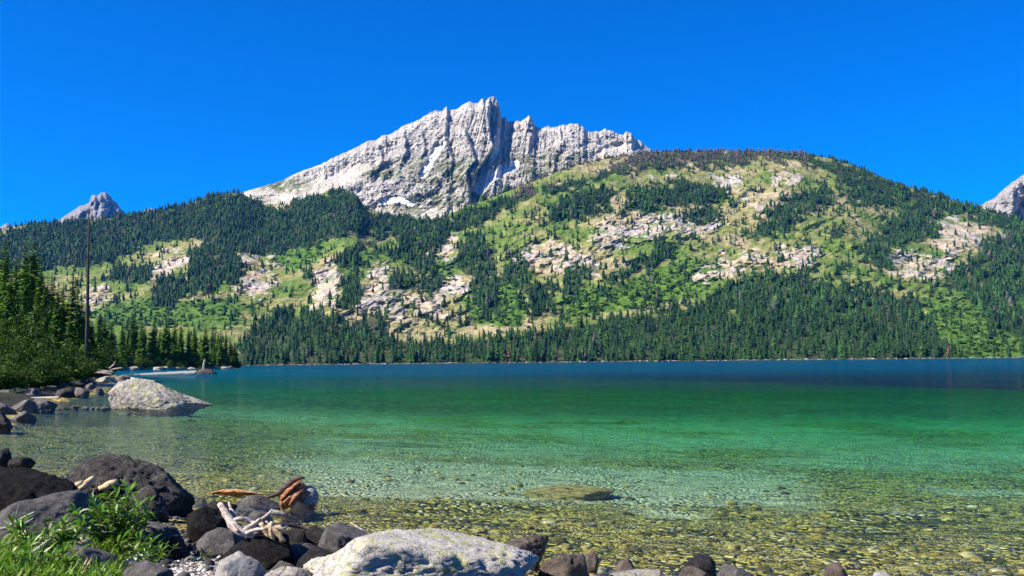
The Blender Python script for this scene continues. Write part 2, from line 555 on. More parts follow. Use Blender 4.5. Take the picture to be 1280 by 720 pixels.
def soft_map(polys, px, py, feather, warp=7.0, seed=0):
    """1 inside the drawn patches, 0 outside, with a wandering edge"""
    px, py = np.broadcast_arrays(px, py)
    wx = px + warp * fbm(p3(px / 16, py / 9, seed), 3, 50 + seed)
    wy = py + 0.6 * warp * fbm(p3(px / 16, py / 9, seed + 9), 3, 60 + seed)
    m = np.zeros(px.shape)
    for p in polys:
        a = np.array(p, float)
        x0, y0 = a.min(0) - feather - 1
        x1, y1 = a.max(0) + feather + 1
        k = (wx > x0) & (wx < x1) & (wy > y0) & (wy < y1)
        if not k.any(): continue
        X, Yy = wx[k], wy[k]
        d = seg_dist(a, X, Yy)
        sd = np.where(in_poly(a, X, Yy), d, -d)
        m[k] = np.maximum(m[k], sstep(-feather, feather, sd))
    return m

def woods_map(px, py):
    w = soft_map(FOREST, px, py, 11, 10, 3)
    u, v = px + 0.9 * py, py - 0.45 * px               # streaks lean down to the left like the gullies
    n = 0.8 * fbm(p3(px / 13, py / 8, 6), 4, 93, 0.62) + 0.9 * fbm(p3(u / 34, v / 9, 2), 4, 95, 0.6)
    amp = np.where(py > 400, 0.35, np.where(px < 455, 1.0, 1.35))
    lo = np.where((px > 455) & (py < 395), 0.50, 0.40)
    return sstep(lo, lo + 0.24, w * 0.95 + amp * n)

HILL_RIDGE = curve([(-700, 480), (300, 452), (330, 440), (420, 330), (500, 292), (560, 268), (640, 236), (720, 206), (760, 197), (812, 190), (860, 189), (900, 188), (960, 189), (1000, 191), (1040, 198), (1060, 204), (1120, 229), (1180, 247), (1230, 262), (1280, 277), (1400, 315), (1700, 410), (2000, 440)])
LEFT_RIDGE = curve([(-700, 330), (-300, 300), (-60, 286), (0, 287), (30, 281), (60, 279), (110, 276), (150, 271), (190, 266), (230, 256), (262, 246), (285, 241), (300, 241), (330, 256), (360, 254), (395, 243), (430, 236), (446, 244), (456, 258), (480, 268), (520, 272), (560, 276), (640, 300), (760, 380), (900, 448), (2000, 448)])

def hill_relief(PX, PY, s, Y):
    q = p3(PX * Y / FOC / 420.0, Y / 420.0, PY / 60.0)
    g = fbm(p3(PX / 75 + PY / 60, PY / 80, 1), 4, 31, 0.5, True)
    env = np.sin(PI * np.clip(s, 0, 1)) ** 0.6
    R = env * (72 * g * sstep(0.12, 0.35, s) + 90 * fbm(q, 4, 5) + 34 * fbm(p3(PX / 14, PY / 8), 4, 15, 0.6))
    rock = soft_map(ROCKY, PX, PY, 13, 12, 1)
    rock = sstep(0.30, 0.75, rock + 1.5 * fbm(p3(PX / 16, PY / 7, 4), 5, 91, 0.65))
    R = R + rock * env * 15 * fbm(p3(PX / 7, PY / 4), 3, 8, 0.6, True)
    ex = {'rocky': rock, 'shrubby': soft_map(SHRUB, PX, PY, 7, 9, 2), 'woods': woods_map(PX, PY)}
    return R, ex

def mat_slope():
    t = NT('mountain_meadow_and_rock')
    P = t.pos()
    big = t.noise(P, 0.006, 5, 0.6)
    fine = t.noise(P, 0.05, 5, 0.65)
    grass = t.ramp(big, [(0.30, (0.065, 0.14, 0.024)), (0.46, (0.145, 0.20, 0.04)), (0.55, (0.27, 0.245, 0.10)), (0.66, (0.43, 0.34, 0.21))])
    grass = t.mix(t.ramp(fine, [(0.45, 0.0), (0.7, 0.8)]), grass, (0.045, 0.10, 0.016))
    tan = t.ramp(t.noise(P, 0.02, 5), [(0.35, (0.40, 0.31, 0.21)), (0.6, (0.52, 0.43, 0.32))])
    rk = t.ramp(t.noise(P, 0.035, 6, 0.7), [(0.3, (0.13, 0.115, 0.11)), (0.46, (0.36, 0.31, 0.28)), (0.62, (0.58, 0.51, 0.45)), (0.8, (0.46, 0.38, 0.30))])
    rk = t.mix(t.ramp(t.noise(P, 0.012, 5), [(0.43, 0.0), (0.58, 1.0)]), rk, tan)
    rf = t.ramp(t.math('ADD', t.math('MULTIPLY', t.attr('rocky'), 0.23), t.math('MULTIPLY', t.noise(P, 0.016, 8, 0.75), 1.0)), [(0.65, 0.0), (0.75, 1.0)])
    sh = t.ramp(t.noise(P, 0.06, 4, 0.7), [(0.3, (0.03, 0.075, 0.014)), (0.5, (0.075, 0.155, 0.022)), (0.7, (0.15, 0.22, 0.035))])
    col = t.mix(t.ramp(t.math('ADD', t.attr('shrubby'), t.math('MULTIPLY', t.math('SUBTRACT', fine, 0.5), 0.8)), [(0.3, 0.0), (0.6, 1.0)]), grass, sh)
    col = t.mix(rf, col, rk)
    col = t.mix(t.math('MULTIPLY', t.attr('woods'), 0.85), col, (0.020, 0.040, 0.016))
    h = t.math('ADD', t.noise(P, 0.03, 6, 0.7), t.math('MULTIPLY', t.noise(P, 0.15, 3), 0.3))
    t.bsdf(col, 0.95, t.bump(h, 0.8, 14.0), 0.1)
    return t.m

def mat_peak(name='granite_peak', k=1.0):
    t = NT(name)
    P = t.pos()
    b = t.noise(t.mapping(P, (1, 1, 1.6)), 0.010, 7, 0.68, 0.6)
    rk = t.ramp(b, [(0.28, (0.27, 0.26, 0.25)), (0.42, (0.48, 0.455, 0.43)), (0.55, (0.66, 0.63, 0.59)), (0.72, (0.76, 0.72, 0.68))])
    talus = t.ramp(t.noise(P, 0.03, 4), [(0.35, (0.58, 0.52, 0.455)), (0.65, (0.72, 0.66, 0.59))])
    crag = t.ramp(t.noise(t.mapping(P, (1, 1, 1.3)), 0.045, 6, 0.75, 0.3), [(0.38, (0.30, 0.30, 0.32)), (0.50, (1, 1, 1))])
    rk = t.mix(1.0, rk, crag, 'MULTIPLY')
    col = t.mix(t.attr('talus'), rk, talus)
    gr = t.math('MULTIPLY', t.attr('grassy'), t.ramp(t.noise(P, 0.02, 5, 0.65), [(0.40, 0.0), (0.55, 1.0)]))
    col = t.mix(gr, col, t.ramp(t.noise(P, 0.012, 3), [(0.4, (0.07, 0.11, 0.025)), (0.6, (0.16, 0.17, 0.05))]))
    col = t.mix(t.attr('snow'), col, (0.82, 0.83, 0.85))
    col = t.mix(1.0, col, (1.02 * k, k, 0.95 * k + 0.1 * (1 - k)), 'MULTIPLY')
    h = t.math('ADD', t.noise(t.mapping(P, (1, 1, 0.7)), 0.020, 8, 0.72, 0.4), t.math('MULTIPLY', t.voro(t.mapping(P, (1, 1, 0.6)), 0.02), 0.5))
    t.bsdf(col, 0.95, t.bump(h, 1.0, 42.0), 0.1)
    return t.m

MAT_SLOPE = mat_slope()
MAT_PEAK = mat_peak()
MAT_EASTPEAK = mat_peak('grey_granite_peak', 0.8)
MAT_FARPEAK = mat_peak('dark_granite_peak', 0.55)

hill, HILLG = slope_sheet('mountain_slope', np.linspace(318, 1500, 900), HILL_RIDGE, shore_py, SHORE_Y, curve([(-60, 1500), (300, 1600), (560, 2700), (900, 3200), (1500, 3000)]), 420, hill_relief, MAT_SLOPE, 0.9, foot_drop=4.0)
left_hill, LEFTG = slope_sheet('wooded_hillside', np.linspace(-500, 760, 700), LEFT_RIDGE, shore_py, curve([(-500, 1250), (250, 1250), (330, 1300), (420, 1500), (600, 2000), (760, 2000)]), curve([(-500, 3000), (300, 3300), (430, 3100), (560, 2900), (760, 2600)]), 380, hill_relief, MAT_SLOPE, 0.9, foot_drop=4.0)

PEAK_RIDGE = curve([(200, 300), (280, 250), (300, 241), (318, 236), (335, 231), (352, 226), (370, 217), (400, 206), (414, 199), (425, 194), (440, 188), (452, 181), (462, 177), (470, 177), (478, 170), (484, 170), (492, 166), (505, 158), (516, 154), (528, 148), (537, 142), (546, 139), (553, 140), (558, 134), (561, 139), (570, 138), (580, 131), (587, 127), (593, 130), (598, 129), (603, 123), (607, 126), (611, 123), (618, 121), (622, 127), (625, 138), (628, 150), (631, 147), (635, 152), (642, 153), (652, 152), (657, 150), (661, 146), (665, 148), (669, 158), (676, 162), (686, 159), (694, 159), (704, 157), (713, 155), (722, 156), (730, 160), (734, 166), (742, 166), (750, 165), (757, 162), (763, 163), (770, 168), (779, 170), (783, 165), (789, 167), (793, 174), (801, 178), (809, 184), (814, 188), (850, 215), (900, 260), (960, 300)])

def line_x(pts, py):
    a = np.array(pts, float)
    return np.interp(py, a[:, 1], a[:, 0])

def peak_relief(PX, PY, s, Y):
    # wandering coordinates so that ribs run down the fall line
    u = PX + 0.45 * (PY - 200)
    v = PX - 0.30 * (PY - 200)
    snow_l = seg_dist([(628, 160), (622, 190), (606, 212), (600, 234)], PX, PY, False)
    snow = sstep(4.5, 2.0, snow_l + 2.0 * fbm(p3(PX / 5, PY / 5), 2, 3)) * 0.8
    for pts, w in (([(600, 236), (610, 222), (628, 212), (642, 205)], 8.0), ([(548, 184), (540, 198), (528, 218)], 6.0), ([(478, 252), (498, 248), (514, 254)], 5.5), ([(556, 176), (548, 188)], 3.0), ([(430, 222), (450, 214)], 2.5)):
        dd = seg_dist(pts, PX, PY, False) + 2.6 * fbm(p3(PX / 6, PY / 6, 3), 3, 4)
        snow = np.maximum(snow, sstep(w, w - 2.5, dd))
    tl = sstep(0.35, 0.0, s) * 0.6
    tl = np.maximum(tl, sstep(18, 4, np.abs(PY - np.interp(PX, [300, 340, 400, 450, 480], [250, 246, 232, 214, 205]))) * sstep(490, 440, PX))
    tl = np.maximum(tl, sstep(9, 4, seg_dist([(745, 196), (770, 186), (800, 181)], PX, PY, False)))
    tl = np.maximum(tl, sstep(14, 1, seg_dist([(470, 262), (500, 262), (545, 266), (565, 266)], PX, PY, False)))
    gr = np.zeros_like(PX)
    for (cx, cy, rx, ry) in ((355, 232, 40, 9), (600, 240, 18, 14), (672, 216, 24, 14), (505, 262, 30, 8), (480, 216, 30, 8), (690, 200, 60, 12), (550, 250, 40, 12), (320, 252, 14, 8), (560, 215, 60, 20)):
        gr = np.maximum(gr, np.exp(-(((PX - cx) / rx) ** 2 + ((PY - cy) / ry) ** 2)))
    calm = 1 - 0.7 * np.clip(np.maximum(tl, snow), 0, 1)
    bl = sstep(520, 720, PX)
    a1 = (PX + 1.15 * (PY - 200)) * (1 - bl) + (PX - 0.75 * (PY - 200)) * bl
    b1 = (PY - 0.55 * PX) * (1 - bl) + (PY + 0.5 * PX) * bl
    R = 98 * fbm(p3(a1 / 48, b1 / 52, 2), 5, 41, 0.55, True) + 45 * fbm(p3(PX / 60, PY / 22, 7), 4, 42, 0.6)
    R += (62 * fbm(p3((PX + 0.3 * PY) / 17, (PY - 0.2 * PX) / 13, 4), 4, 43, 0.6, True) * sstep(300, 430, PX) + 34 * fbm(p3(v / 8, PY / 8, 6), 4, 47, 0.6, True)) * calm
    R += 26 * fbm(p3(PX / 3.4, PY / 2.8, 9), 3, 49, 0.65, True) * calm
    # summit buttress and its dark right hand wall above the couloir
    wig = 3 * fbm(p3(PX / 9, PY / 7, 1), 3, 51)
    for pts, A, w, y0, y1 in (([(612, 110), (611, 150), (613, 172), (617, 182), (606, 200), (592, 220)], 210, 34, 110, 225), ([(580, 160), (590, 185), (594, 200), (583, 215), (586, 235), (588, 262)], 120, 20, 160, 262), ([(655, 140), (660, 160), (652, 180)], 60, 14, 140, 182), ([(505, 165), (508, 190), (500, 206)], 80, 16, 168, 208), ([(474, 182), (478, 200), (470, 216)], 70, 14, 182, 214), ([(528, 168), (532, 185), (526, 200)], 70, 12, 165, 202), ([(700, 160), (704, 180), (694, 200)], 60, 16, 160, 200), ([(745, 164), (750, 178)], 50, 12, 164, 185), ([(560, 140), (556, 170), (566, 200), (562, 232)], 70, 16, 140, 240)):
        xr = line_x(pts, PY) + wig
        t = np.clip((xr - PX), 0, None)
        up = sstep(-2.5, 1.5, xr - PX)
        R += A * up * np.exp(-t / w) * sstep(y0 - 6, y0 + 8, PY) * sstep(y1 + 22, y1 - 18, PY)
    return R * sstep(1.02, 0.93, s) ** 0.5, {'snow': np.clip(snow, 0, 1), 'talus': np.clip(tl, 0, 1), 'grassy': np.clip(gr * 1.3, 0, 1)}

def jag_peak(x):
    return (2.2 * fbm(p3(x / 6.0, 0.3, 0), 3, 88, 0.6) - 2.6 * fbm(p3(x / 9.0, 0.3, 5), 3, 89, 0.6, True) + 0.6) * sstep(330, 440, x)

slope_sheet('rocky_peak', np.linspace(230, 940, 1150), PEAK_RIDGE, curve([(200, 330), (560, 300), (700, 262), (960, 310)]), 3900.0, curve([(200, 5000), (610, 5600), (960, 5200)]), 420, peak_relief, MAT_PEAK, 1.0, jag=jag_peak)

def small_relief(seed, step):
    def f(PX, PY, s, Y):
        k = Y / 6000.0
        R = 330 * k * fbm(p3(PX / 30, PY / 40, seed), 5, seed, 0.6, True) + 130 * k * fbm(p3(PX / 8, PY / 9, seed), 4, seed + 3, 0.6)
        for pts, a in step:
            xr = line_x(pts, PY)
            R += a * sstep(xr + 7, xr - 1, PX)
        return R * sstep(1.02, 0.9, s) ** 0.5, {'snow': PX * 0, 'talus': sstep(0.4, 0.1, s), 'grassy': PX * 0}
    return f

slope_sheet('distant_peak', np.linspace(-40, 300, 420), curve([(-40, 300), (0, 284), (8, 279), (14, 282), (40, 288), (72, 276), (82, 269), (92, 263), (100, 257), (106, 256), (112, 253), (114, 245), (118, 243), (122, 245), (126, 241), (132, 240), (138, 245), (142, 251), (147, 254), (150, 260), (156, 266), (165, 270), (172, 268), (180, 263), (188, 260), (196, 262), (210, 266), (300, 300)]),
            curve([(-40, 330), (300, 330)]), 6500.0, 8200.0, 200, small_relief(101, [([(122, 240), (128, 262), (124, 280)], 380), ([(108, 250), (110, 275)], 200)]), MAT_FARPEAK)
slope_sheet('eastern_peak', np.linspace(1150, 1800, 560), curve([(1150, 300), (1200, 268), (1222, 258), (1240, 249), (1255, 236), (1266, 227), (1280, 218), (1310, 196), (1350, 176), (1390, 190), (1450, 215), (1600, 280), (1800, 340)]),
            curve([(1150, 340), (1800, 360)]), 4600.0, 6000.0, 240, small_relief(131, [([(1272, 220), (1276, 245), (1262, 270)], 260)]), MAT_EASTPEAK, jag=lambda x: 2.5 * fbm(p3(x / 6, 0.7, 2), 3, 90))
# ------------------------------------------------------------------ vegetation: templates
def mat_needles(name, a, b, dead=True):
    t = NT(name)
    P = t.pos()
    tint = t.attr('tint')
    col = t.ramp(tint, [(0.0, a), (0.55, b), (0.78, tuple(1.5 * q for q in b)), (0.84, (0.085, 0.062, 0.070)), (0.95, (0.13, 0.115, 0.115)), (1.0, (0.13, 0.055, 0.03))])
    col = t.mix(t.ramp(t.noise(P, 0.9, 3), [(0.35, 0.0), (0.7, 0.45)]), col, t.mix(1.0, col, (0.45, 0.5, 0.45), 'MULTIPLY'))
    t.bsdf(col, 0.8, None, 0.15)
    return t.m

def tree_template(seed, tiers, ring, narrow=0.17, rough=0.35, top=1.0, trunk=True):
    """unit height conifer of jagged skirts; returns V, F(tris), trunk flag per vertex"""
    r = np.random.default_rng(seed)
    V, F = [], []
    lo = 0.04 + 0.05 * r.random()
    for k in range(tiers):
        f = k / tiers
        z0 = lo + (1 - lo) * f * 0.97
        z1 = min(1.0, z0 + (1 - lo) / tiers * (2.1 - 0.5 * f))
        rad = narrow * (1 - f) ** top * (0.78 + 0.44 * r.random()) + 0.012
        c = (r.normal(0, 0.012), r.normal(0, 0.012))
        b = len(V)
        V.append((c[0], c[1], z1))
        ph = r.random() * 6.28
        for j in range(ring):
            a = ph + 6.283 * j / ring + r.normal(0, 0.12)
            rr = rad * (1 + rough * r.normal() * 0.6) * (1.0 if j % 2 else 0.72)
            V.append((c[0] + rr * math.cos(a), c[1] + rr * math.sin(a), z0 + r.normal(0, 0.012) - (0.02 if j % 2 else -0.015)))
        for j in range(ring):
            F.append((b, b + 1 + j, b + 1 + (j + 1) % ring))
    if trunk:
        b = len(V)
        for j in range(4):
            a = j * PI / 2
            V.append((0.012 * math.cos(a), 0.012 * math.sin(a), -0.05))
        V.append((0, 0, 0.5))
        for j in range(4):
            F.append((b + 4, b + j, b + (j + 1) % 4))
    return np.array(V), np.array(F)

def shrub_template(seed, n=26):
    """unit height leafy clump of loose facets"""
    r = np.random.default_rng(seed)
    V, F = [], []
    for k in range(n):
        d = r.normal(size=3); d /= np.linalg.norm(d)
        c = d * np.array([0.5, 0.5, 0.42]) * (0.55 + 0.45 * r.random()) + np.array([0, 0, 0.48])
        t1 = np.cross(d, r.normal(size=3)); t1 /= np.linalg.norm(t1)
        t2 = np.cross(d, t1)
        s = 0.20 + 0.16 * r.random()
        b = len(V)
        for q in range(5):
            a = q * 1.2566
            V.append(c + s * (math.cos(a) * t1 + math.sin(a) * t2) * (0.7 + 0.5 * r.random()) - d * 0.05 * r.random())
        F += [(b, b + 1, b + 2), (b, b + 2, b + 3), (b, b + 3, b + 4)]
    return np.array(V), np.array(F)

def scatter_mesh(name, temps, P, S, rot, tint, mat, lean=0.03, wide=None):
    """one merged mesh of many copies"""
    Vs, Fs, Ts = [], [], []
    base = 0
    which = RNG.integers(0, len(temps), len(P))
    for k, (tv, tf) in enumerate(temps):
        idx = np.where(which == k)[0]
        if not len(idx): continue
        c, s = np.cos(rot[idx]), np.sin(rot[idx])
        w = S[idx] * (wide[idx] if wide is not None else 1.0)
        x = tv[None, :, 0] * w[:, None]; y = tv[None, :, 1] * w[:, None]; z = tv[None, :, 2] * S[idx][:, None]
        lx = RNG.normal(0, lean, len(idx))[:, None]
        X = x * c[:, None] - y * s[:, None] + lx * z
        Yy = x * s[:, None] + y * c[:, None]
        W = np.stack([X, Yy, z], -1) + P[idx][:, None, :]
        Vs.append(W.reshape(-1, 3))
        Fs.append((tf[None] + (base + np.arange(len(idx))[:, None, None] * len(tv))).reshape(-1, 3))
        Ts.append(np.repeat(tint[idx], len(tv)))
        base += len(idx) * len(tv)
    return mesh(name, np.concatenate(Vs), np.concatenate(Fs), [mat], {'tint': np.concatenate(Ts)}, smooth=False)

MAT_FAR = mat_needles('far_conifer_needles', (0.009, 0.034, 0.016), (0.030, 0.080, 0.018))
MAT_NEAR = mat_needles('conifer_needles', (0.030, 0.080, 0.010), (0.085, 0.165, 0.018))

def sample_grid(G, px, py):
    """points on a slope sheet seen at photograph pixels"""
    PX, PY, P = G
    n, m = PX.shape
    c = np.clip((px - PX[0, 0]) / (PX[0, -1] - PX[0, 0]) * (m - 1), 0, m - 1.001)
    ci = np.round(c).astype(int)
    ft, rg = PY[0, ci], PY[-1, ci]
    s = (py - ft) / (rg - ft)
    ok = (s >= 0) & (s <= 1)
    r = np.clip(s, 0, 1) * (n - 1)
    ri = np.clip(r.astype(int), 0, n - 2)
    fr = (np.clip(r - ri, 0, 1))[:, None]
    return P[ri, ci] * (1 - fr) + P[ri + 1, ci] * fr, ok, s

LEFT_OVER = lambda px, py: (px < 300) | ((py < np.interp(px, [300, 420, 500, 560, 640], [452, 330, 292, 268, 300])))
def plant_slopes():
    N = 150000
    px = RNG.uniform(-60, 1400, N)
    py = RNG.uniform(180, 458, N)
    on_right = py > HILL_RIDGE(px)
    Pr, okr, _ = sample_grid(HILLG, px, py)
    Pl, okl, _ = sample_grid(LEFTG, px, py)
    use_r = okr & on_right & (px > 318)
    use_l = okl & ~use_r
    P = np.where(use_r[:, None], Pr, Pl)
    ok = use_r | use_l
    woods = woods_map(px, py)
    rocky = soft_map(ROCKY, px, py, 5, 9, 1)
    scrub = soft_map(SHRUB, px, py, 7, 9, 2)
    Y = P[:, 1]
    hpx = FOC * 18.0 / Y
    clump = sstep(0.04, 0.36, fbm(p3(px / 13, py / 10, 7), 3, 71))
    gap = sstep(-0.55, -0.15, fbm(p3(px / 15, py / 9, 3), 3, 72))
    dens = woods * (0.25 + 0.75 * gap) * np.where(py > 395, 0.95, np.where(px < 455, 1.35, 1.0)) / (hpx * hpx * 0.30 * 0.30)
    dens = np.maximum(dens, (1 - woods) * (clump * 1.2 + 0.28) * (1 - 0.55 * rocky) * 0.35 / (hpx * hpx * 0.3 * 0.35))
    area = (1460 * 278) / N
    keep = ok & (RNG.random(N) < dens * area)
    # rows right at the skyline
    skx = np.concatenate([RNG.uniform(560, 1400, 520), RNG.uniform(-40, 300, 150)])
    sr = skx > 560
    Ps = np.where(sr[:, None], sample_grid(HILLG, skx, HILL_RIDGE(skx) + 0.6)[0], sample_grid(LEFTG, skx, LEFT_RIDGE(skx) + 0.6)[0])
    sky_ok = ~((skx > 300) & (skx < 600))
    P = np.concatenate([P[keep], Ps[sky_ok]])
    kx = np.concatenate([px[keep], skx[sky_ok]])
    ky = np.concatenate([py[keep], (np.where(sr, HILL_RIDGE(skx), LEFT_RIDGE(skx)))[sky_ok]])
    n = len(P)
    H = (7 + 19 * RNG.beta(2.0, 1.8, n)) * np.where(ky > 380, 1.0, 0.92) * np.where(RNG.random(n) < 0.2, 0.6, 1)
    H = H * np.where((ky < 235) & (kx > 560), 0.72, 1)
    tint = np.clip(0.30 + 0.26 * RNG.normal(size=n) + 0.4 * fbm(p3(kx / 30, ky / 15, 2), 2, 5), 0, 0.76)
    # beetle killed band under the skyline, scattered grey and russet trees lower down
    top = HILL_RIDGE(kx)
    band = (kx > 640) & (kx < 1010) & (ky < top + 26)
    dead = (band & (RNG.random(n) < 0.75 * sstep(26, 12, ky - top) + 0.05)) | (RNG.random(n) < 0.022 + 0.05 * ((np.abs(kx - 375) < 45) & (np.abs(ky - 402) < 16)))
    tint = np.where(dead, np.where(RNG.random(n) < 0.12, 0.99, RNG.uniform(0.82, 0.95, n)), tint)
    far = P[:, 1] > 1750
    rot = RNG.uniform(0, 6.28, n)
    wide = RNG.uniform(0.75, 1.75, n)
    print('slope trees', n, 'far', far.sum())
    t_far = [tree_template(s, 4, 6, 0.19, 0.4, 0.85, False) for s in range(6)]
    t_mid = [tree_template(20 + s, 9, 8, 0.155, 0.45, 0.75 if s % 2 else 0.95) for s in range(8)]
    a = mesh_join = scatter_mesh('mountain_forest', t_far, P[far], H[far], rot[far], tint[far], MAT_FAR, wide=wide[far])
    tag(obj('mountain_forest', a), 'dark conifer forest patches and grey dead trees spread over the mountain slopes', 'forest', kind='stuff')
    b = scatter_mesh('lakeside_forest', t_mid, P[~far], H[~far], rot[~far], tint[~far], MAT_FAR, wide=wide[~far])
    tag(obj('lakeside_forest', b), 'belt of dark green conifer forest rising behind the front row of trees on the far shore', 'forest', kind='stuff')
    # low brush
    N = 60000
    px = RNG.uniform(-40, 1320, N); py = RNG.uniform(200, 456, N)
    sc = soft_map(SHRUB, px, py, 6, 9, 2)
    Pr, okr, _ = sample_grid(HILLG, px, py); Pl, okl, _ = sample_grid(LEFTG, px, py)
    use_r = okr & (py > HILL_RIDGE(px)) & (px > 318)
    P = np.where(use_r[:, None], Pr, Pl)
    woods = woods_map(px, py)
    spots = sstep(0.1, 0.4, fbm(p3(px / 9, py / 6, 1), 3, 33))
    keep = (use_r | okl) & (RNG.random(N) < (0.5 * sc * (0.4 + spots) + 0.24 * spots) * (1 - woods))
    P = P[keep]; n = len(P)
    S = RNG.uniform(2.0, 6.5, n)
    tint = np.clip(RNG.normal(0.4, 0.25, n), 0, 1)
    m = scatter_mesh('brush', [shrub_template(s, 12) for s in range(5)], P - [0, 0, 0.4], S, RNG.uniform(0, 6.28, n), tint, MAT_BRUSH, 0.0, RNG.uniform(1.2, 2.4, n))
    tag(obj('brush', m), 'bright green low brush filling the gullies and clearings of the slope', 'brush', kind='stuff')
    print('brush', n)

def mat_leaf(name, stops, rough=0.55, spec=0.3):
    t = NT(name)
    col = t.ramp(t.attr('tint'), stops)
    d = t.n('ShaderNodeBsdfPrincipled')
    t.put(d.inputs['Base Color'], col)
    d.inputs['Roughness'].default_value = rough
    d.inputs['Specular IOR Level'].default_value = spec
    tr = t.n('ShaderNodeBsdfTranslucent')
    t.put(tr.inputs['Color'], t.mix(1.0, col, (1.2, 1.25, 0.6), 'MULTIPLY'))
    mx = t.n('ShaderNodeMixShader')
    mx.inputs[0].default_value = 0.3
    t.put(mx.inputs[1], d.outputs[0]); t.put(mx.inputs[2], tr.outputs[0])
    t.put(t.out.inputs['Surface'], mx.outputs[0])
    return t.m

MAT_BRUSH = mat_leaf('brush_leaves', [(0.0, (0.022, 0.065, 0.014)), (0.5, (0.055, 0.12, 0.020)), (1.0, (0.12, 0.18, 0.03))])
plant_slopes()

# --- front row of the far shore: trees one can count
def far_row():
    temps = [tree_template(60 + s, 11, 8, 0.15 if s % 3 else 0.19, 0.45, 0.7 if s % 2 else 0.95) for s in range(8)]
    mes = []
    for k, (v, f) in enumerate(temps):
        for d in range(2):
            mes.append(mesh('conifer', v, f, [MAT_FAR], {'tint': np.full(len(v), (0.15 + 0.55 * k / 8) if d == 0 else (0.90 if k % 4 else 0.99))}, smooth=False))
    px = np.sort(np.concatenate([RNG.uniform(304, 1200, 196), RNG.uniform(1200, 1290, 8)]))
    for x in px:
        P, ok, s = sample_grid(HILLG if x > 330 else LEFTG, np.array([x]), np.array([float(shore_py(np.array([x]))[0]) - RNG.uniform(0.3, 3.0)]))
        dead = RNG.random() < 0.05
        k = RNG.integers(0, 8) * 2 + (1 if dead else 0)
        o = obj('conifer', mes[k], loc=tuple(P[0] - [0, 0, 0.3]), rotz=RNG.uniform(0, 6.28))
        h = RNG.uniform(13, 25)
        w = h * RNG.uniform(0.8, 1.25)
        o.scale = (w, w, h)
        if dead:
            tag(o, 'grey or russet dead conifer in the front row along the far shore', 'tree', 'dead conifers in the front row of the far shore')
        else:
            tag(o, 'green conifer in the front row along the far shore waterline', 'tree', 'green conifers in the front row of the far shore')
far_row()

def shore_stones():
    """pale stones and drift along the far waterline"""
    n = 900
    px = RNG.uniform(298, 1290, n)
    py = shore_py(px) - RNG.uniform(-0.2, 1.0, n)
    P = np.where((px > 330)[:, None], sample_grid(HILLG, px, py)[0], sample_grid(LEFTG, px, py)[0])
    P[:, 1] -= 4
    P[:, 2] = 0.0
    S = RNG.uniform(0.4, 1.5, n) * np.where(RNG.random(n) < 0.1, 1.7, 1)
    m = scatter_mesh('shore_stones', [shrub_template(200 + s, 10) for s in range(3)], P, S, RNG.uniform(0, 6, n), RNG.random(n), MAT_SHORE, 0, RNG.uniform(1.5, 5.0, n))
    tag(obj('shore_stones', m), 'thin line of pale stones and drift along the far waterline', 'stones', kind='stuff')
tS = NT('shore_stone')
tS.bsdf(tS.ramp(tS.attr('tint'), [(0, (0.16, 0.15, 0.13)), (0.6, (0.34, 0.31, 0.27)), (1, (0.5, 0.46, 0.4))]), 0.9)
MAT_SHORE = tS.m
shore_stones()

# ------------------------------------------------------------------ near conifers with trunk and crown
tB = NT('bark')
tB.bsdf(tB.ramp(tB.noise(tB.mapping(tB.objco(), (6, 6, 1.2)), 3.0, 5), [(0.3, (0.035, 0.026, 0.02)), (0.7, (0.12, 0.095, 0.075))]), 0.95, tB.bump(tB.noise(tB.mapping(tB.objco(), (8, 8, 1)), 4.0, 4), 0.7, 0.05), 0.1)
MAT_BARK = tB.m
tD = NT('dead_bark')
tD.bsdf(tD.ramp(tD.noise(tD.mapping(tD.objco(), (6, 6, 0.6)), 3.0, 5), [(0.3, (0.018, 0.017, 0.018)), (0.7, (0.075, 0.068, 0.065))]), 0.95)
MAT_DEADBARK = tD.m

def tube(path, rad, n=7, cap=True):
    path = np.asarray(path, float)
    rad = np.broadcast_to(np.asarray(rad, float), (len(path),))
    T = np.gradient(path, axis=0)
    T /= np.linalg.norm(T, axis=1)[:, None] + 1e-9
    up = np.array([0.13, 0.21, 0.97]) if abs(T[0, 2]) < 0.8 else np.array([1.0, 0.1, 0])
    A = np.cross(T, up); A /= np.linalg.norm(A, axis=1)[:, None] + 1e-9
    B = np.cross(T, A)
    a = np.arange(n) * 2 * PI / n
    V = path[:, None] + rad[:, None, None] * (np.cos(a)[None, :, None] * A[:, None] + np.sin(a)[None, :, None] * B[:, None])
    V = V.reshape(-1, 3)
    F = []
    for i in range(len(path) - 1):
        for j in range(n):
            k = (j + 1) % n
            F.append((i * n + j, i * n + k, (i + 1) * n + k, (i + 1) * n + j))
    if cap:
        V = np.concatenate([V, path[:1], path[-1:]])
        e0, e1 = len(V) - 2, len(V) - 1
        m = (len(path) - 1) * n
        for j in range(n):
            k = (j + 1) % n
            F.append((e0, k, j, j)); F.append((e1, m + j, m + k, m + k))
    F = np.array(F)
    tri = F[:, 2] == F[:, 3]
    return V, F[~tri], F[tri][:, :3]

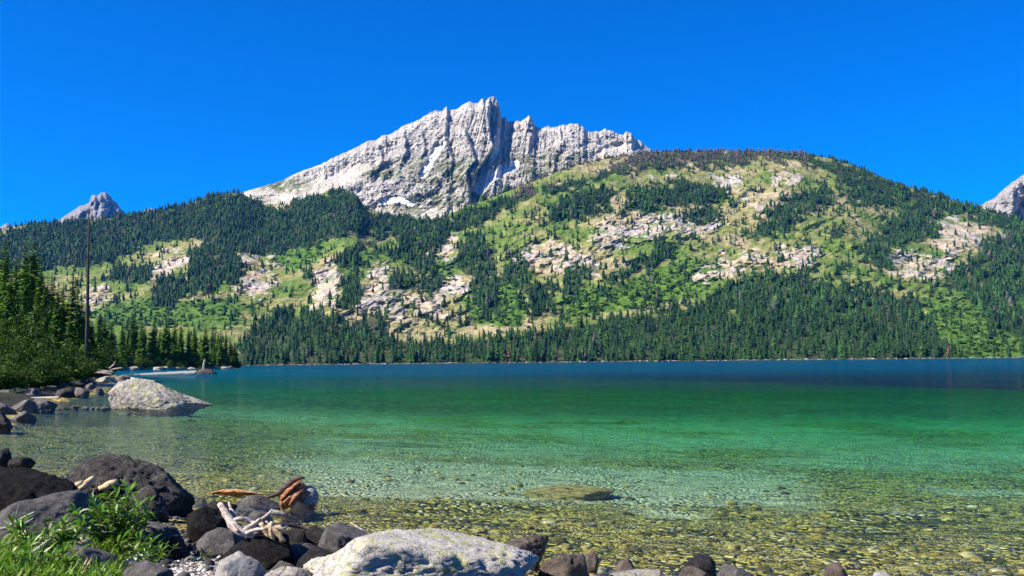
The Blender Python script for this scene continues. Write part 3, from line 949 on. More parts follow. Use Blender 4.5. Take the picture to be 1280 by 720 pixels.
class Geo:
    def __init__(s): s.V, s.Q, s.T, s.n, s.a = [], [], [], 0, []
    def add(s, V, Q=(), T=(), tint=0.4):
        V = np.asarray(V, float)
        s.V.append(V)
        if len(Q): s.Q.append(np.asarray(Q) + s.n)
        if len(T): s.T.append(np.asarray(T) + s.n)
        s.a.append(np.broadcast_to(np.asarray(tint, float), (len(V),)))
        s.n += len(V)
    def tube(s, path, rad, n=7, tint=0.4):
        V, Q, T = tube(path, rad, n)
        s.add(V, Q, T, tint)
    def mesh(s, name, mats, smooth=True):
        F = []
        if s.Q: F.append(np.concatenate(s.Q))
        if s.T: F.append(np.concatenate(s.T))
        return mesh(name, np.concatenate(s.V), F, mats, {'tint': np.concatenate(s.a)}, smooth)

def conifer_meshes(seed, sparse=1.0, narrow=0.13, lo=0.06, tint0=0.35):
    """unit-height 18 m conifer scaled later: metres at H=18"""
    r = np.random.default_rng(seed)
    H = 18.0
    g = Geo()
    z = lo * H
    zs = []
    while z < H * 0.985:
        zs.append(z); z += (0.25 + 0.10 * r.random()) / max(sparse, 0.4)
    lump = r.random(9)
    for z in zs:
        f = (z - lo * H) / (H * (1 - lo))
        R = narrow * H * ((1 - f) ** 0.82) * (0.75 + 0.5 * np.interp(f * 8, np.arange(9), lump)) + 0.12
        if f < 0.12: R *= 0.6 + 3.3 * f
        nb = max(3, int((10 if f < 0.7 else 7) * (0.55 + 0.45 * sparse)))
        ph = r.random() * 6.28
        for j in range(nb):
            if r.random() > 0.55 + 0.4 * sparse: continue
            a = ph + 6.283 * j / nb + r.normal(0, 0.2)
            L = R * np.clip(r.normal(1.0, 0.24), 0.4, 1.6)
            d = np.array([math.cos(a), math.sin(a), 0]); sd = np.array([-d[1], d[0], 0])
            up = 0.35 * f - 0.22
            nseg = 4
            tilt = r.normal(0, 0.25)
            pts = []
            for q in range(nseg + 1):
                u = q / nseg
                c = d * L * u + np.array([0, 0, z + L * (up * u - 0.35 * u * u + 0.22 * u ** 3)])
                w = L * 0.36 * (1 - u) ** 0.6 * (0.5 + 1.6 * u if u < 0.3 else 1.0) * (1.25 if q % 2 else 0.7)
                pts.append((c, w))
            V = []
            for c, w in pts:
                dz = w * (0.55 + 0.3 * r.random())
                V += [c + sd * w - np.array([0, 0, dz - tilt * w]), c, c - sd * w - np.array([0, 0, dz + tilt * w])]
            T = []
            Q = []
            for q in range(nseg):
                b = 3 * q
                Q += [(b, b + 1, b + 4, b + 3), (b + 1, b + 2, b + 5, b + 4)]
            g.add(V, Q, (), np.clip(tint0 + r.normal(0, 0.12) + 0.12 * f, 0, 0.76))
    crown = g.mesh('crown', [MAT_NEAR], smooth=False)
    t = Geo()
    t.tube([(0, 0, -1.0), (0, 0, 0.5), (0.05, 0, 6), (0, 0.04, 12), (0, 0, 17.4)], [0.30, 0.24, 0.17, 0.10, 0.03], 8)
    return crown, t.mesh('trunk', [MAT_BARK])

CON = [conifer_meshes(300 + k, 1.0, nw, 0.05, tt) for k, (nw, tt) in enumerate([(0.13, 0.30), (0.115, 0.40), (0.15, 0.28), (0.10, 0.45), (0.14, 0.36)])]
CON_SPARSE = [conifer_meshes(340 + k, 0.45, 0.075, 0.16, 0.42) for k in range(2)]
PROTO = {}
def conifer(px, top, Y, kind, label, group, wid=1.0):
    """a tree whose tip stands at photograph row `top` at distance Y"""
    x = (px - 640) / FOC * Y
    z0 = float(ground_z(np.array([x]), np.array([Y]))[0])
    tip = float(at(px, top, Y)[2])
    H = tip - z0
    s = H / 18.0
    if kind not in PROTO:
        cm, tm = (CON + CON_SPARSE)[kind]
        root = bpy.data.objects.new('conifer', None)
        C.objects.link(root)
        PROTO[kind] = (root, [obj('crown', cm, root), obj('trunk', tm, root)])
    else:
        pr, ch = PROTO[kind]
        root = pr.copy(); C.objects.link(root)
        for c in ch:
            k = c.copy(); C.objects.link(k); k.parent = root
    root.location = (x, Y, z0)
    root.rotation_euler = (RNG.normal(0, 0.012), RNG.normal(0, 0.012), RNG.uniform(0, 6.28))
    root.scale = (s * wid, s * wid, s)
    tag(root, label, 'tree', group)
    return root

def left_stand():
    G1 = 'tall conifers standing behind the willow bushes'
    L1 = 'tall dark green conifer in the stand behind the leafy bushes at the left edge'
    tall = [(-14, 296, 128, 2), (2, 296, 125, 0), (6, 311, 112, 1), (17, 316, 120, 3), (28, 299, 132, 0), (40, 299, 126, 2), (49, 327, 118, 4), (58, 339, 122, 1), (63, 337, 132, 0), (72, 352, 126, 4), (34, 322, 112, 4), (12, 335, 106, 2), (54, 352, 108, 0), (78, 350, 135, 1), (90, 345, 138, 2), (102, 365, 140, 0), (96, 380, 126, 4), (110, 378, 150, 1), (24, 338, 140, 3), (70, 372, 112, 2), (86, 392, 118, 0), (-30, 310, 122, 4), (-45, 300, 130, 0), (45, 360, 100, 1), (115, 402, 150, 4)]
    for i, (px, top, Y, k) in enumerate(tall):
        conifer(px, top, Y, k, L1, G1, RNG.uniform(0.95, 1.25))
    conifer(86, 304, 124, 5, 'thin sparse pine standing taller than its neighbours just left of the bare snag', 'tree')
    o = conifer(98, 335, 128, 6, 'thin half bare pine close beside the left of the tall bare snag', 'tree')
    for q in C.objects:
        if q.get('group') == 'tree': del q['group']
    G2 = 'conifers in the row along the left shore point'
    L2 = 'mid green conifer in the row on the left shore behind the floating log'
    row = [(123, 386, 330), (130, 389, 335), (139, 398, 345), (153, 399, 352), (165, 386, 372), (177, 397, 366), (191, 391, 376), (207, 392, 384), (217, 398, 388), (225, 402, 396), (236, 403, 398), (243, 403, 402), (256, 403, 410), (265, 404, 418), (277, 411, 436), (282, 412, 446), (288, 419, 452), (293, 424, 462)]
    for i, (px, top, Y) in enumerate(row):
        conifer(px, top, Y + 6, i % 5, L2, G2, RNG.uniform(1.0, 1.3))
    for i in range(30):
        px = RNG.uniform(114, 292)
        Y = np.interp(px, [114, 205, 255, 295], [335, 385, 412, 470]) + RNG.uniform(10, 45)
        conifer(px, np.interp(px, [114, 205, 270, 295], [398, 404, 412, 428]) + RNG.uniform(-3, 14), Y, int(RNG.integers(0, 5)), L2, G2, RNG.uniform(1.0, 1.35))
    conifer(228, 432, 392, 1, 'small low conifer standing in front of the row on the left shore', None, 1.3)
left_stand()

def snag(px, top, Y, label, lean=0.0, r0=0.26, brs=46, name='dead_tree'):
    x = (px - 640) / FOC * Y
    z0 = float(ground_z(np.array([x]), np.array([Y]))[0])
    H = float(at(px, top, Y)[2]) - z0
    root = bpy.data.objects.new(name, None); C.objects.link(root)
    root.location = (x, Y, z0)
    g = Geo()
    g.tube([(0, 0, -0.5), (0.0, 0, H * 0.3), (lean * 0.5, 0, H * 0.65), (lean, 0, H)], [r0 * 1.15, r0, r0 * 0.72, 0.05], 8)
    for k in range(brs):
        z = H * RNG.uniform(0.12, 0.9)
        a = RNG.uniform(0, 6.28); L = RNG.uniform(0.3, 1.3) * (1.1 - z / H)
        d = np.array([math.cos(a), math.sin(a), RNG.uniform(-0.5, 0.1)])
        b = np.array([lean * z / H, 0, z])
        g.tube([b, b + d * L * 0.5, b + d * L + [0, 0, -0.1]], [0.035, 0.025, 0.012], 4)
    obj('trunk', g.mesh('trunk', [MAT_DEADBARK]), root)
    return tag(root, label, 'tree')
snag(108.5, 262, 104, 'tall bare dead tree trunk standing far above the bushes on the left shore', -0.1, 0.2)
snag(267, 392, 420, 'thin russet dead tree sticking up out of the conifer row on the left shore', 0.2, 0.2, 70)

# ------------------------------------------------------------------ leafy bushes
MAT_WILLOW = mat_leaf('willow_leaves', [(0.0, (0.010, 0.032, 0.005)), (0.45, (0.035, 0.085, 0.010)), (0.8, (0.085, 0.155, 0.018)), (1.0, (0.17, 0.23, 0.05))], 0.6, 0.12)
MAT_TWIG = MAT_BARK
def bush_meshes(seed, n=5200, leaf=0.17):
    r = np.random.default_rng(seed)
    g = Geo(); st = Geo()
    arms = []
    for k in range(26):
        a = r.uniform(0, 6.28); t = r.uniform(0.15, 0.95)
        L = r.uniform(0.35, 1.12)
        d = np.array([math.cos(a) * math.sin(t), math.sin(a) * math.sin(t), math.cos(t)])
        p0 = np.array([d[0] * 0.12, d[1] * 0.12, 0])
        pts = [p0 + d * L * u * np.array([1, 1, 0.95]) + np.array([0, 0, -0.16 * (u ** 2) * math.sin(t) * L]) + 0.02 * r.normal(size=3) * (u > 0) for u in np.linspace(0, 1, 5)]
        arms.append(np.array(pts))
        st.tube(pts, np.linspace(0.012, 0.003, 5), 4)
    per = n // len(arms)
    Vs = []
    tn = []
    for arm in arms:
        u = 4 * (0.22 + 0.78 * r.random(per) ** 0.75)
        i = np.minimum(u.astype(int), 3); f = (u - i)[:, None]
        c = arm[i] * (1 - f) + arm[i + 1] * f
        c = c + r.normal(size=(per, 3)) * np.array([0.075, 0.075, 0.065]) * (0.6 + 0.8 * r.random((per, 1)))
        c[:, 2] = np.maximum(c[:, 2], 0.01)
        d = r.normal(size=(per, 3)) + [0, 0, -0.3]; d /= np.linalg.norm(d, axis=1)[:, None]
        s = np.cross(d, r.normal(size=(per, 3)) + [0, 0, 1.2]); s /= np.linalg.norm(s, axis=1)[:, None]
        L = (leaf / 5.0) * r.uniform(0.7, 1.3, (per, 1)); w = L * 0.36
        V = np.stack([c - d * L, c + s * w, c + d * L, c - s * w], 1)
        Vs.append(V.reshape(-1, 3))
        tn.append(np.repeat(np.clip(r.normal(0.45, 0.2, per) + r.normal(0, 0.22), 0, 1), 4))
    V = np.concatenate(Vs)
    Q = np.arange(len(V)).reshape(-1, 4)
    g.add(V, Q, (), np.concatenate(tn))
    return g.mesh('leaves', [MAT_WILLOW], smooth=False), st.mesh('stems', [MAT_TWIG])
BUSH = [bush_meshes(400 + k) for k in range(4)]
BPROTO = {}
def bush(px, top, base_Y, k, wid, label, group=None):
    x = (px - 640) / FOC * base_Y
    z0 = float(ground_z(np.array([x]), np.array([base_Y]))[0]) - 0.05
    H = float(at(px, top, base_Y)[2]) - z0
    if k not in BPROTO:
        root = bpy.data.objects.new('willow_bush', None); C.objects.link(root)
        BPROTO[k] = (root, [obj('leaves', BUSH[k][0], root), obj('stems', BUSH[k][1], root)])
    else:
        pr, ch = BPROTO[k]
        root = pr.copy(); C.objects.link(root)
        for c in ch:
            q = c.copy(); C.objects.link(q); q.parent = root
    root.location = (x, base_Y, z0)
    root.rotation_euler = (0, 0, RNG.uniform(0, 6.28))
    root.scale = (H * wid, H * wid, H)
    return tag(root, label, 'bush', group)
def bushes():
    G = 'leafy bushes massed along the left shore'
    bush(6, 358, 78, 0, 0.72, 'tallest pale leafy bush at the very left edge below the conifers')
    L = 'bright green leafy bush in the thicket between the left conifers and the rocks'
    for px, top, Y, k, w in ((28, 396, 72, 1, 0.9), (-20, 380, 68, 2, 0.9), (46, 410, 78, 2, 0.9), (66, 418, 82, 3, 1.0), (12, 418, 64, 3, 1.1), (40, 432, 66, 0, 1.2), (80, 430, 86, 1, 1.1), (64, 446, 74, 2, 1.3), (92, 440, 92, 0, 1.2), (100, 446, 98, 3, 1.1), (24, 448, 60, 1, 1.4), (84, 456, 84, 3, 1.5), (0, 440, 54, 2, 1.4), (56, 458, 66, 0, 1.6)):
        bush(px, top, Y, k, w, L, G)
    bush(104, 458, 101, 2, 1.3, 'low pale yellow green bush at the right end of the thicket')
    L2 = 'green bush at the foot of the conifer row on the left shore'
    for px, top, Y, k, w in ((124, 424, 150, 1, 0.9), (118, 440, 138, 0, 1.1), (134, 434, 190, 2, 0.9), (129, 446, 150, 3, 1.1)):
        bush(px, top, Y, k, w, 'green bush standing on the left shore just right of the tall bare snag', 'bushes right of the bare snag')
    for px, top, Y, k, w in ((160, 444, 352, 0, 1.0), (178, 440, 360, 1, 0.9), (205, 446, 375, 2, 1.1), (240, 446, 396, 3, 1.1), (148, 448, 345, 2, 1.2), (224, 450, 384, 0, 1.3)):
        bush(px, top, Y, k, w, L2, 'bushes at the foot of the conifer row')
    bush(297, 447, 455, 1, 1.0, 'small pale bush at the tip of the left shore point')
bushes()
# ------------------------------------------------------------------ rocks
def mat_rock(name, dark, mid, light, lichen=None, lich_amt=0.5, scale=1.0, rough=0.85, spec=0.3, bumpd=0.03, speck=0.4, stain=None):
    t = NT(name)
    P = t.pos()
    b = t.noise(P, 3.2 * scale, 8, 0.68, 0.5)
    col = t.ramp(b, [(0.32, dark), (0.50, mid), (0.68, light)])
    sp = t.voro(t.mix(0.03, P, t.noise(P, 9, 2, out=1), 'ADD'), 38 * scale, 'F1', 'Color')
    s2 = t.n('ShaderNodeSeparateColor'); t.put(s2.inputs[0], sp)
    col = t.mix(speck, col, t.ramp(s2.outputs[0], [(0.0, dark), (0.5, mid), (1.0, light)]))
    if lichen:
        lf = t.noise(P, 7.0 * scale, 7, 0.72, 0.8)
        lm = t.noise(P, 1.6 * scale, 4, 0.6)
        f = t.ramp(t.math('ADD', t.math('MULTIPLY', lf, 0.6), t.math('MULTIPLY', lm, 0.5)), [(0.56, 0.0), (0.61, lich_amt)])
        col = t.mix(f, col, lichen)
        df = t.ramp(t.noise(P, 11 * scale, 6, 0.7, 0.3), [(0.62, 0.0), (0.67, 0.7)])
        col = t.mix(df, col, tuple(0.45 * q for q in dark))
    if stain:
        col = t.mix(t.ramp(t.noise(P, 2.1 * scale, 5, 0.6), [(0.5, 0.0), (0.65, 0.7)]), col, stain)
    cr = t.voro(t.mix(0.25, P, t.noise(P, 2.2 * scale, 4, out=1), 'ADD'), 2.0 * scale, 'DISTANCE_TO_EDGE', 'Distance')
    ck = t.ramp(cr, [(0.0, 0.0), (0.035, 1.0)])
    col = t.mix(0.5 if lichen else 0.12, col, t.mix(1.0, col, ck, 'MULTIPLY'))
    h = t.math('ADD', t.math('MULTIPLY', t.noise(P, 6 * scale, 9, 0.72), 1.0), t.math('MULTIPLY', t.noise(P, 40 * scale, 4, 0.7), 0.25))
    h = t.math('ADD', h, t.math('MULTIPLY', ck, 0.22 if lichen else 0.04))
    t.bsdf(col, rough, t.bump(h, 0.9, bumpd), spec)
    return t.m

M_LICHEN = mat_rock('lichened_granite', (0.19, 0.175, 0.155), (0.48, 0.45, 0.40), (0.68, 0.645, 0.58), (0.42, 0.43, 0.14), 0.8, 3.4, bumpd=0.035, speck=0.55)
M_PALE = mat_rock('pale_boulder', (0.11, 0.10, 0.09), (0.34, 0.31, 0.28), (0.55, 0.51, 0.46), (0.40, 0.41, 0.17), 0.6, 1.3, bumpd=0.10)
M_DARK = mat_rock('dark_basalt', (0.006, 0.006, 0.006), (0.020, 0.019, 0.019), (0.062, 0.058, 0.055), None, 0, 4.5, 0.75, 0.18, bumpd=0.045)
M_BIGDARK = mat_rock('dark_rough_rock', (0.006, 0.0055, 0.005), (0.026, 0.024, 0.022), (0.135, 0.122, 0.11), None, 0, 2.2, 0.8, 0.3, bumpd=0.06)
M_GREY = mat_rock('grey_stone', (0.028, 0.026, 0.025), (0.095, 0.089, 0.084), (0.22, 0.205, 0.19), None, 0, 4.5, 0.85, 0.25, bumpd=0.045, speck=0.45)
M_LGREY = mat_rock('light_grey_stone', (0.12, 0.115, 0.105), (0.26, 0.25, 0.235), (0.42, 0.40, 0.37), None, 0, 4.0, 0.9, 0.2, bumpd=0.02, speck=0.3)
M_WHITE = mat_rock('white_stone', (0.45, 0.43, 0.42), (0.66, 0.63, 0.61), (0.78, 0.75, 0.73), None, 0, 2.5, 0.9, 0.2, bumpd=0.006, speck=0.2)
M_BROWN = mat_rock('brown_wet_rock', (0.018, 0.013, 0.009), (0.065, 0.047, 0.033), (0.16, 0.12, 0.09), None, 0, 3.0, 0.6, 0.45, bumpd=0.03)
M_SHADE_BLACK = mat_rock('shade_black_rock', (0.003, 0.003, 0.003), (0.010, 0.0095, 0.009), (0.035, 0.032, 0.030), None, 0, 2.5, 0.85, 0.1, bumpd=0.05)  # shade lying on these rocks is painted in as a near-black colour
M_DROWNED = mat_rock('drowned_rock', (0.17, 0.12, 0.04), (0.30, 0.215, 0.075), (0.42, 0.32, 0.13), None, 0, 1.5)
M_SHORE = mat_rock('shore_rock', (0.035, 0.03, 0.028), (0.12, 0.108, 0.10), (0.27, 0.245, 0.225), None, 0, 0.7, 0.9, 0.2, bumpd=0.12)

_ICO = {}
def ico(sub):
    if sub not in _ICO:
        import bmesh
        bm = bmesh.new()
        bmesh.ops.create_icosphere(bm, subdivisions=sub, radius=1.0)
        bm.verts.ensure_lookup_table()
        _ICO[sub] = (np.array([v.co[:] for v in bm.verts]), np.array([[v.index for v in f.verts] for f in bm.faces]))
        bm.free()
    return _ICO[sub]

def rock_shape(seed, sub=5, angular=0.6, rough=0.06, lumps=0.16, freq=1.0):
    r = np.random.default_rng(seed)
    N, F = ico(sub)
    npl = 24
    rough = rough * 1.4
    d = r.normal(size=(npl, 3)); d /= np.linalg.norm(d, axis=1)[:, None]
    off = r.uniform(0.72, 1.0, npl)
    dots = np.maximum(N @ d.T, 1e-3)
    q = off[None] / dots
    k = 8 + 40 * angular
    k = k * 1.6
    soft = (np.sum(q ** -k, 1)) ** (-1 / k)
    rad = np.clip(soft, 0.3, 1.4)
    V = N * rad[:, None]
    o = r.uniform(-50, 50, 3)
    disp = lumps * fbm(V * 1.3 * freq + o, 3, seed % 97) + rough * fbm(V * 4.5 * freq + o, 4, seed % 89 + 3, 0.6, True) + 0.35 * rough * fbm(V * 16 * freq + o, 3, seed % 83 + 5, 0.6)
    return V * (1 + disp)[:, None], F

_rs = [1000]
def rock(x0, x1, top, base, mat, label, name='rock', depth=0.8, sub=5, angular=0.6, rough=0.06, lumps=0.14, prof=None, water=False, Y=None, sink=0.5, cat='rock', group=None, tilt=None, seed=None, freq=1.0, rotz=None, flat=None):
    _rs[0] += 1
    sd = seed or _rs[0]
    r = np.random.default_rng(sd)
    px = (x0 + x1) / 2
    if Y is not None:
        hx, hy = (px - 640) / FOC * Y, Y
        hz = float(ground_z(np.array([hx]), np.array([hy]))[0])
        if water: hz = 0.0
    elif water:
        hx, hy = (float(q) for q in water_at(px, base)); hz = 0.0
    else:
        hx, hy, hz = hit(px, base)
    W = (x1 - x0) / FOC * hy
    Yc = hy + 0.40 * W * depth
    W = (x1 - x0) / FOC * Yc
    ztop = float(at(px, top, Yc)[2])
    V, F = rock_shape(sd, sub, angular, rough, lumps, freq)
    a = r.uniform(0, 6.28) if rotz is None else rotz
    c, s = math.cos(a), math.sin(a)
    V = V @ np.array([[c, s, 0], [-s, c, 0], [0, 0, 1]])
    lo, hi = V.min(0), V.max(0)
    V = (V - (lo + hi) / 2) / ((hi - lo) / 2)
    lowf = np.where(V[:, 2] < 0, np.clip((1 - V[:, 2] ** 2 + 1e-3), 0.05, 1) ** -0.38, 1.0)
    V[:, :2] *= np.minimum(lowf, 2.2)[:, None]
    V[:, :2] = np.clip(V[:, :2], -1.06, 1.06)
    if flat: V[:, 2] = np.where(V[:, 2] > 0, np.minimum(V[:, 2], flat + 0.25 * (V[:, 2] - flat)), V[:, 2])
    if prof:
        pf = np.array(prof, float)
        f = np.interp(V[:, 0], pf[:, 0], pf[:, 1])
        V[:, 2] = np.where(V[:, 2] > 0, V[:, 2] * f, V[:, 2])
        V[:, 1] *= 0.3 + 0.7 * np.clip(f * 1.4, 0, 1)
    if tilt: V[:, 2] += tilt * V[:, 0]
    Hh = max(ztop - hz, 0.03)
    zlo = hz - sink * Hh - 0.04
    z = (V[:, 2] - V[:, 2].min()) / (V[:, 2].max() - V[:, 2].min())
    if prof:
        wz = np.where(V[:, 2] > 0, hz + V[:, 2] / V[:, 2].max() * Hh, hz - V[:, 2] / V[:, 2].min() * (hz - zlo))
        z = (wz - zlo) / (ztop - zlo)
    V = np.stack([V[:, 0] * W / 2, V[:, 1] * W / 2 * depth, z * (ztop - zlo)], -1)
    me = mesh(name, V, F, [mat])
    o = obj(name, me, loc=(hx * Yc / hy, Yc, zlo))
    return tag(o, label, cat, group)

def foreground_rocks():
    # the big lichened boulder at the bottom edge
    rock(378, 674, 655, 742, M_LICHEN, 'big pale boulder patched with yellow green lichen at the bottom edge of the lake shore', 'boulder', 0.8, 6, 0.25, 0.055, 0.08, [(-1, 0.85), (-0.93, 0.87), (-0.71, 0.77), (-0.51, 0.87), (-0.31, 1.0), (0.14, 1.0), (0.44, 1.0), (0.65, 1.05), (0.82, 1.08), (1, 1.1)], cat='boulder', seed=11, sink=0.8, freq=1.8)
    # dark mass on the left
    rock(84, 242, 567, 642, M_BIGDARK, 'large rough dark rock with a broken crest at the water edge behind the willow sapling', 'boulder', 0.8, 6, 0.5, 0.10, 0.16, [(-1, 0.7), (-0.7, 0.95), (-0.35, 1.12), (0.1, 1.0), (0.45, 0.85), (0.75, 0.7), (1, 0.5)], cat='boulder', seed=23, freq=1.5, sink=0.5)
    rock(-70, 116, 582, 640, M_SHADE_BLACK, 'long boulder coloured black for shade at the left edge beside the water', 'boulder', 0.7, 6, 0.4, 0.05, 0.14, [(-1, 0.75), (0, 0.95), (0.35, 1), (0.75, 0.8), (1, 0.5)], cat='boulder', seed=31)
    rock(-20, 134, 616, 676, M_GREY, 'broad smooth grey slab lying in shade behind the two leafy saplings', 'boulder', 0.9, 6, 0.35, 0.03, 0.10, cat='boulder', seed=37)
    rock(150, 212, 606, 652, M_BIGDARK, 'grey topped knob of rough rock leaning against the front of the large dark rock', 'rock', 0.8, 5, 0.5, 0.09, 0.16, seed=41)
    rock(199, 243, 619, 642, M_BIGDARK, 'rounded dark grey rock at the right foot of the large rough rock', depth=0.8, seed=43)
    rock(228, 286, 634, 682, M_SHADE_BLACK, 'rock coloured black for shade between the grey slab and the bleached driftwood', depth=0.9, seed=47, angular=0.4)
    rock(163, 227, 653, 690, M_GREY, 'flat topped grey slab standing beside the grass', 'rock', 0.8, 5, 0.9, 0.025, 0.06, seed=53, flat=0.35)
    rock(86, 142, 680, 716, M_GREY, 'sharp edged grey rock sitting in the grass', 'rock', 0.8, 5, 1.0, 0.03, 0.08, seed=59)
    rock(151, 194, 691, 705, M_WHITE, 'smooth white oval stone resting beside the gravel patch', 'stone', 0.8, 5, 0.2, 0.015, 0.05, seed=61, cat='stone')
    rock(150, 214, 700, 734, M_GREY, 'rounded dark grey stone cut by the bottom edge below the white stone', 'stone', 0.9, 5, 0.3, 0.03, 0.08, seed=67, cat='stone')
    rock(241, 306, 658, 698, M_GREY, 'smooth grey stone with a crack just below the bleached driftwood', 'rock', 0.9, 5, 0.6, 0.025, 0.08, seed=71)
    rock(262, 332, 691, 730, M_LGREY, 'speckled light grey rock at the bottom edge right of the gravel', 'rock', 0.9, 5, 0.55, 0.04, 0.10, seed=73)
    rock(270, 366, 668, 712, M_SHADE_BLACK, 'long boulder coloured black for shade under the pile of bleached sticks', 'rock', 0.7, 5, 0.4, 0.03, 0.1, seed=79)
    rock(290, 352, 617, 645, M_GREY, 'smooth dark oval rock in front of the orange driftwood plank', 'rock', 0.8, 5, 0.25, 0.02, 0.08, seed=83)
    rock(348, 396, 628, 654, M_DARK, 'wet black rock holding up the broken stump', 'rock', 0.9, 5, 0.5, 0.04, 0.1, seed=89)
    rock(309, 343, 637, 660, M_GREY, 'small rough grey rock behind the bleached driftwood', 'rock', 0.9, 4, 0.6, 0.06, 0.1, seed=91)
    rock(243, 260, 622, 636, M_BROWN, 'small brown rock at the water edge left of the orange plank', 'rock', 0.9, 4, 0.5, 0.06, 0.1, seed=93)
    rock(256, 294, 625, 648, M_DARK, 'low black rock at the water edge below the orange plank', 'rock', 0.9, 4, 0.5, 0.05, 0.1, seed=97)
    rock(350, 384, 659, 682, M_DARK, 'thin dark slab wedged beside the end of the bleached sticks', 'rock', 0.8, 4, 0.9, 0.03, 0.1, seed=101)
    rock(378, 410, 657, 680, M_DARK, 'small black rock tucked behind the cracked grey boulder', 'rock', 0.8, 4, 0.6, 0.04, 0.1, seed=103)
    rock(397, 464, 654, 694, M_GREY, 'grey boulder with a dark crack touching the left side of the lichened boulder', 'rock', 0.9, 5, 0.55, 0.05, 0.12, seed=107)
    rock(352, 404, 677, 710, M_GREY, 'rounded dark grey rock in the middle of the heap left of the lichened boulder', 'rock', 0.9, 5, 0.4, 0.03, 0.1, seed=109)
    rock(372, 424, 683, 716, M_DARK, 'egg shaped dark rock leaning against the lichened boulder', 'rock', 0.9, 5, 0.25, 0.02, 0.08, seed=113)
    rock(336, 370, 700, 722, M_GREY, 'small grey rock at the bottom between two larger grey ones', 'rock', 0.9, 4, 0.6, 0.04, 0.1, seed=127)
    rock(326, 392, 708, 732, M_PALE, 'pinkish pale rock at the bottom edge beside the lichened boulder', 'rock', 0.9, 5, 0.5, 0.05, 0.1, seed=131)
    rock(196, 236, 668, 700, M_DARK, 'black rock in the gap right of the flat grey slab', 'rock', 0.9, 4, 0.5, 0.05, 0.1, seed=133)
    # water edge on the right of the lichened boulder
    rock(622, 686, 667, 708, M_BROWN, 'lumpy reddish brown rock behind the right shoulder of the lichened boulder', 'rock', 0.8, 5, 0.5, 0.14, 0.16, seed=137, water=True)
    rock(672, 735, 691, 730, M_BROWN, 'dark wet rock in the shallows right of the lichened boulder', 'rock', 0.9, 5, 0.5, 0.10, 0.14, seed=139, water=True)
    rock(722, 749, 688, 708, M_BROWN, 'small dark wet stone standing alone in the shallows', 'stone', 0.9, 4, 0.5, 0.08, 0.12, seed=149, water=True, cat='stone')
    rock(765, 798, 698, 716, M_BROWN, 'low pointed dark stone breaking the surface near the bottom centre', 'stone', 0.9, 4, 0.6, 0.08, 0.12, seed=151, water=True, cat='stone')
    rock(760, 838, 714, 730, M_PALE, 'flat pale rock barely rising from the water at the bottom edge', 'stone', 0.9, 5, 0.5, 0.05, 0.1, seed=157, water=True, cat='stone')
    rock(850, 896, 694, 712, M_DARK, 'smooth blue black stone in the water behind two grey ones', 'stone', 0.8, 5, 0.2, 0.015, 0.06, seed=163, water=True, cat='stone')
    rock(842, 894, 708, 734, M_BROWN, 'brownish grey stone at the bottom edge left of a lighter one', 'stone', 0.9, 5, 0.3, 0.03, 0.08, seed=167, water=True, cat='stone')
    rock(893, 948, 704, 734, M_GREY, 'rounded grey stone at the bottom edge in the water, right of a brownish one', 'stone', 0.9, 5, 0.3, 0.02, 0.08, seed=173, water=True, cat='stone')
    rock(1030, 1062, 702, 722, M_BROWN, 'reddish brown stone alone in the shallows at the bottom right', 'stone', 0.9, 4, 0.4, 0.08, 0.12, seed=179, water=True, cat='stone')
    rock(1088, 1114, 714, 728, M_LGREY, 'small pale stone at the bottom edge farthest to the right', 'stone', 0.9, 4, 0.4, 0.04, 0.1, seed=181, water=True, cat='stone')
    rock(-12, 14, 560, 584, M_DARK, 'black rock in the water at the left edge', 'rock', 0.9, 4, 0.5, 0.08, 0.12, seed=191, water=True)
    rock(8, 42, 571, 584, M_DARK, 'low black rock awash in the water near the left edge', 'rock', 0.8, 4, 0.5, 0.08, 0.12, seed=193, water=True)
foreground_rocks()

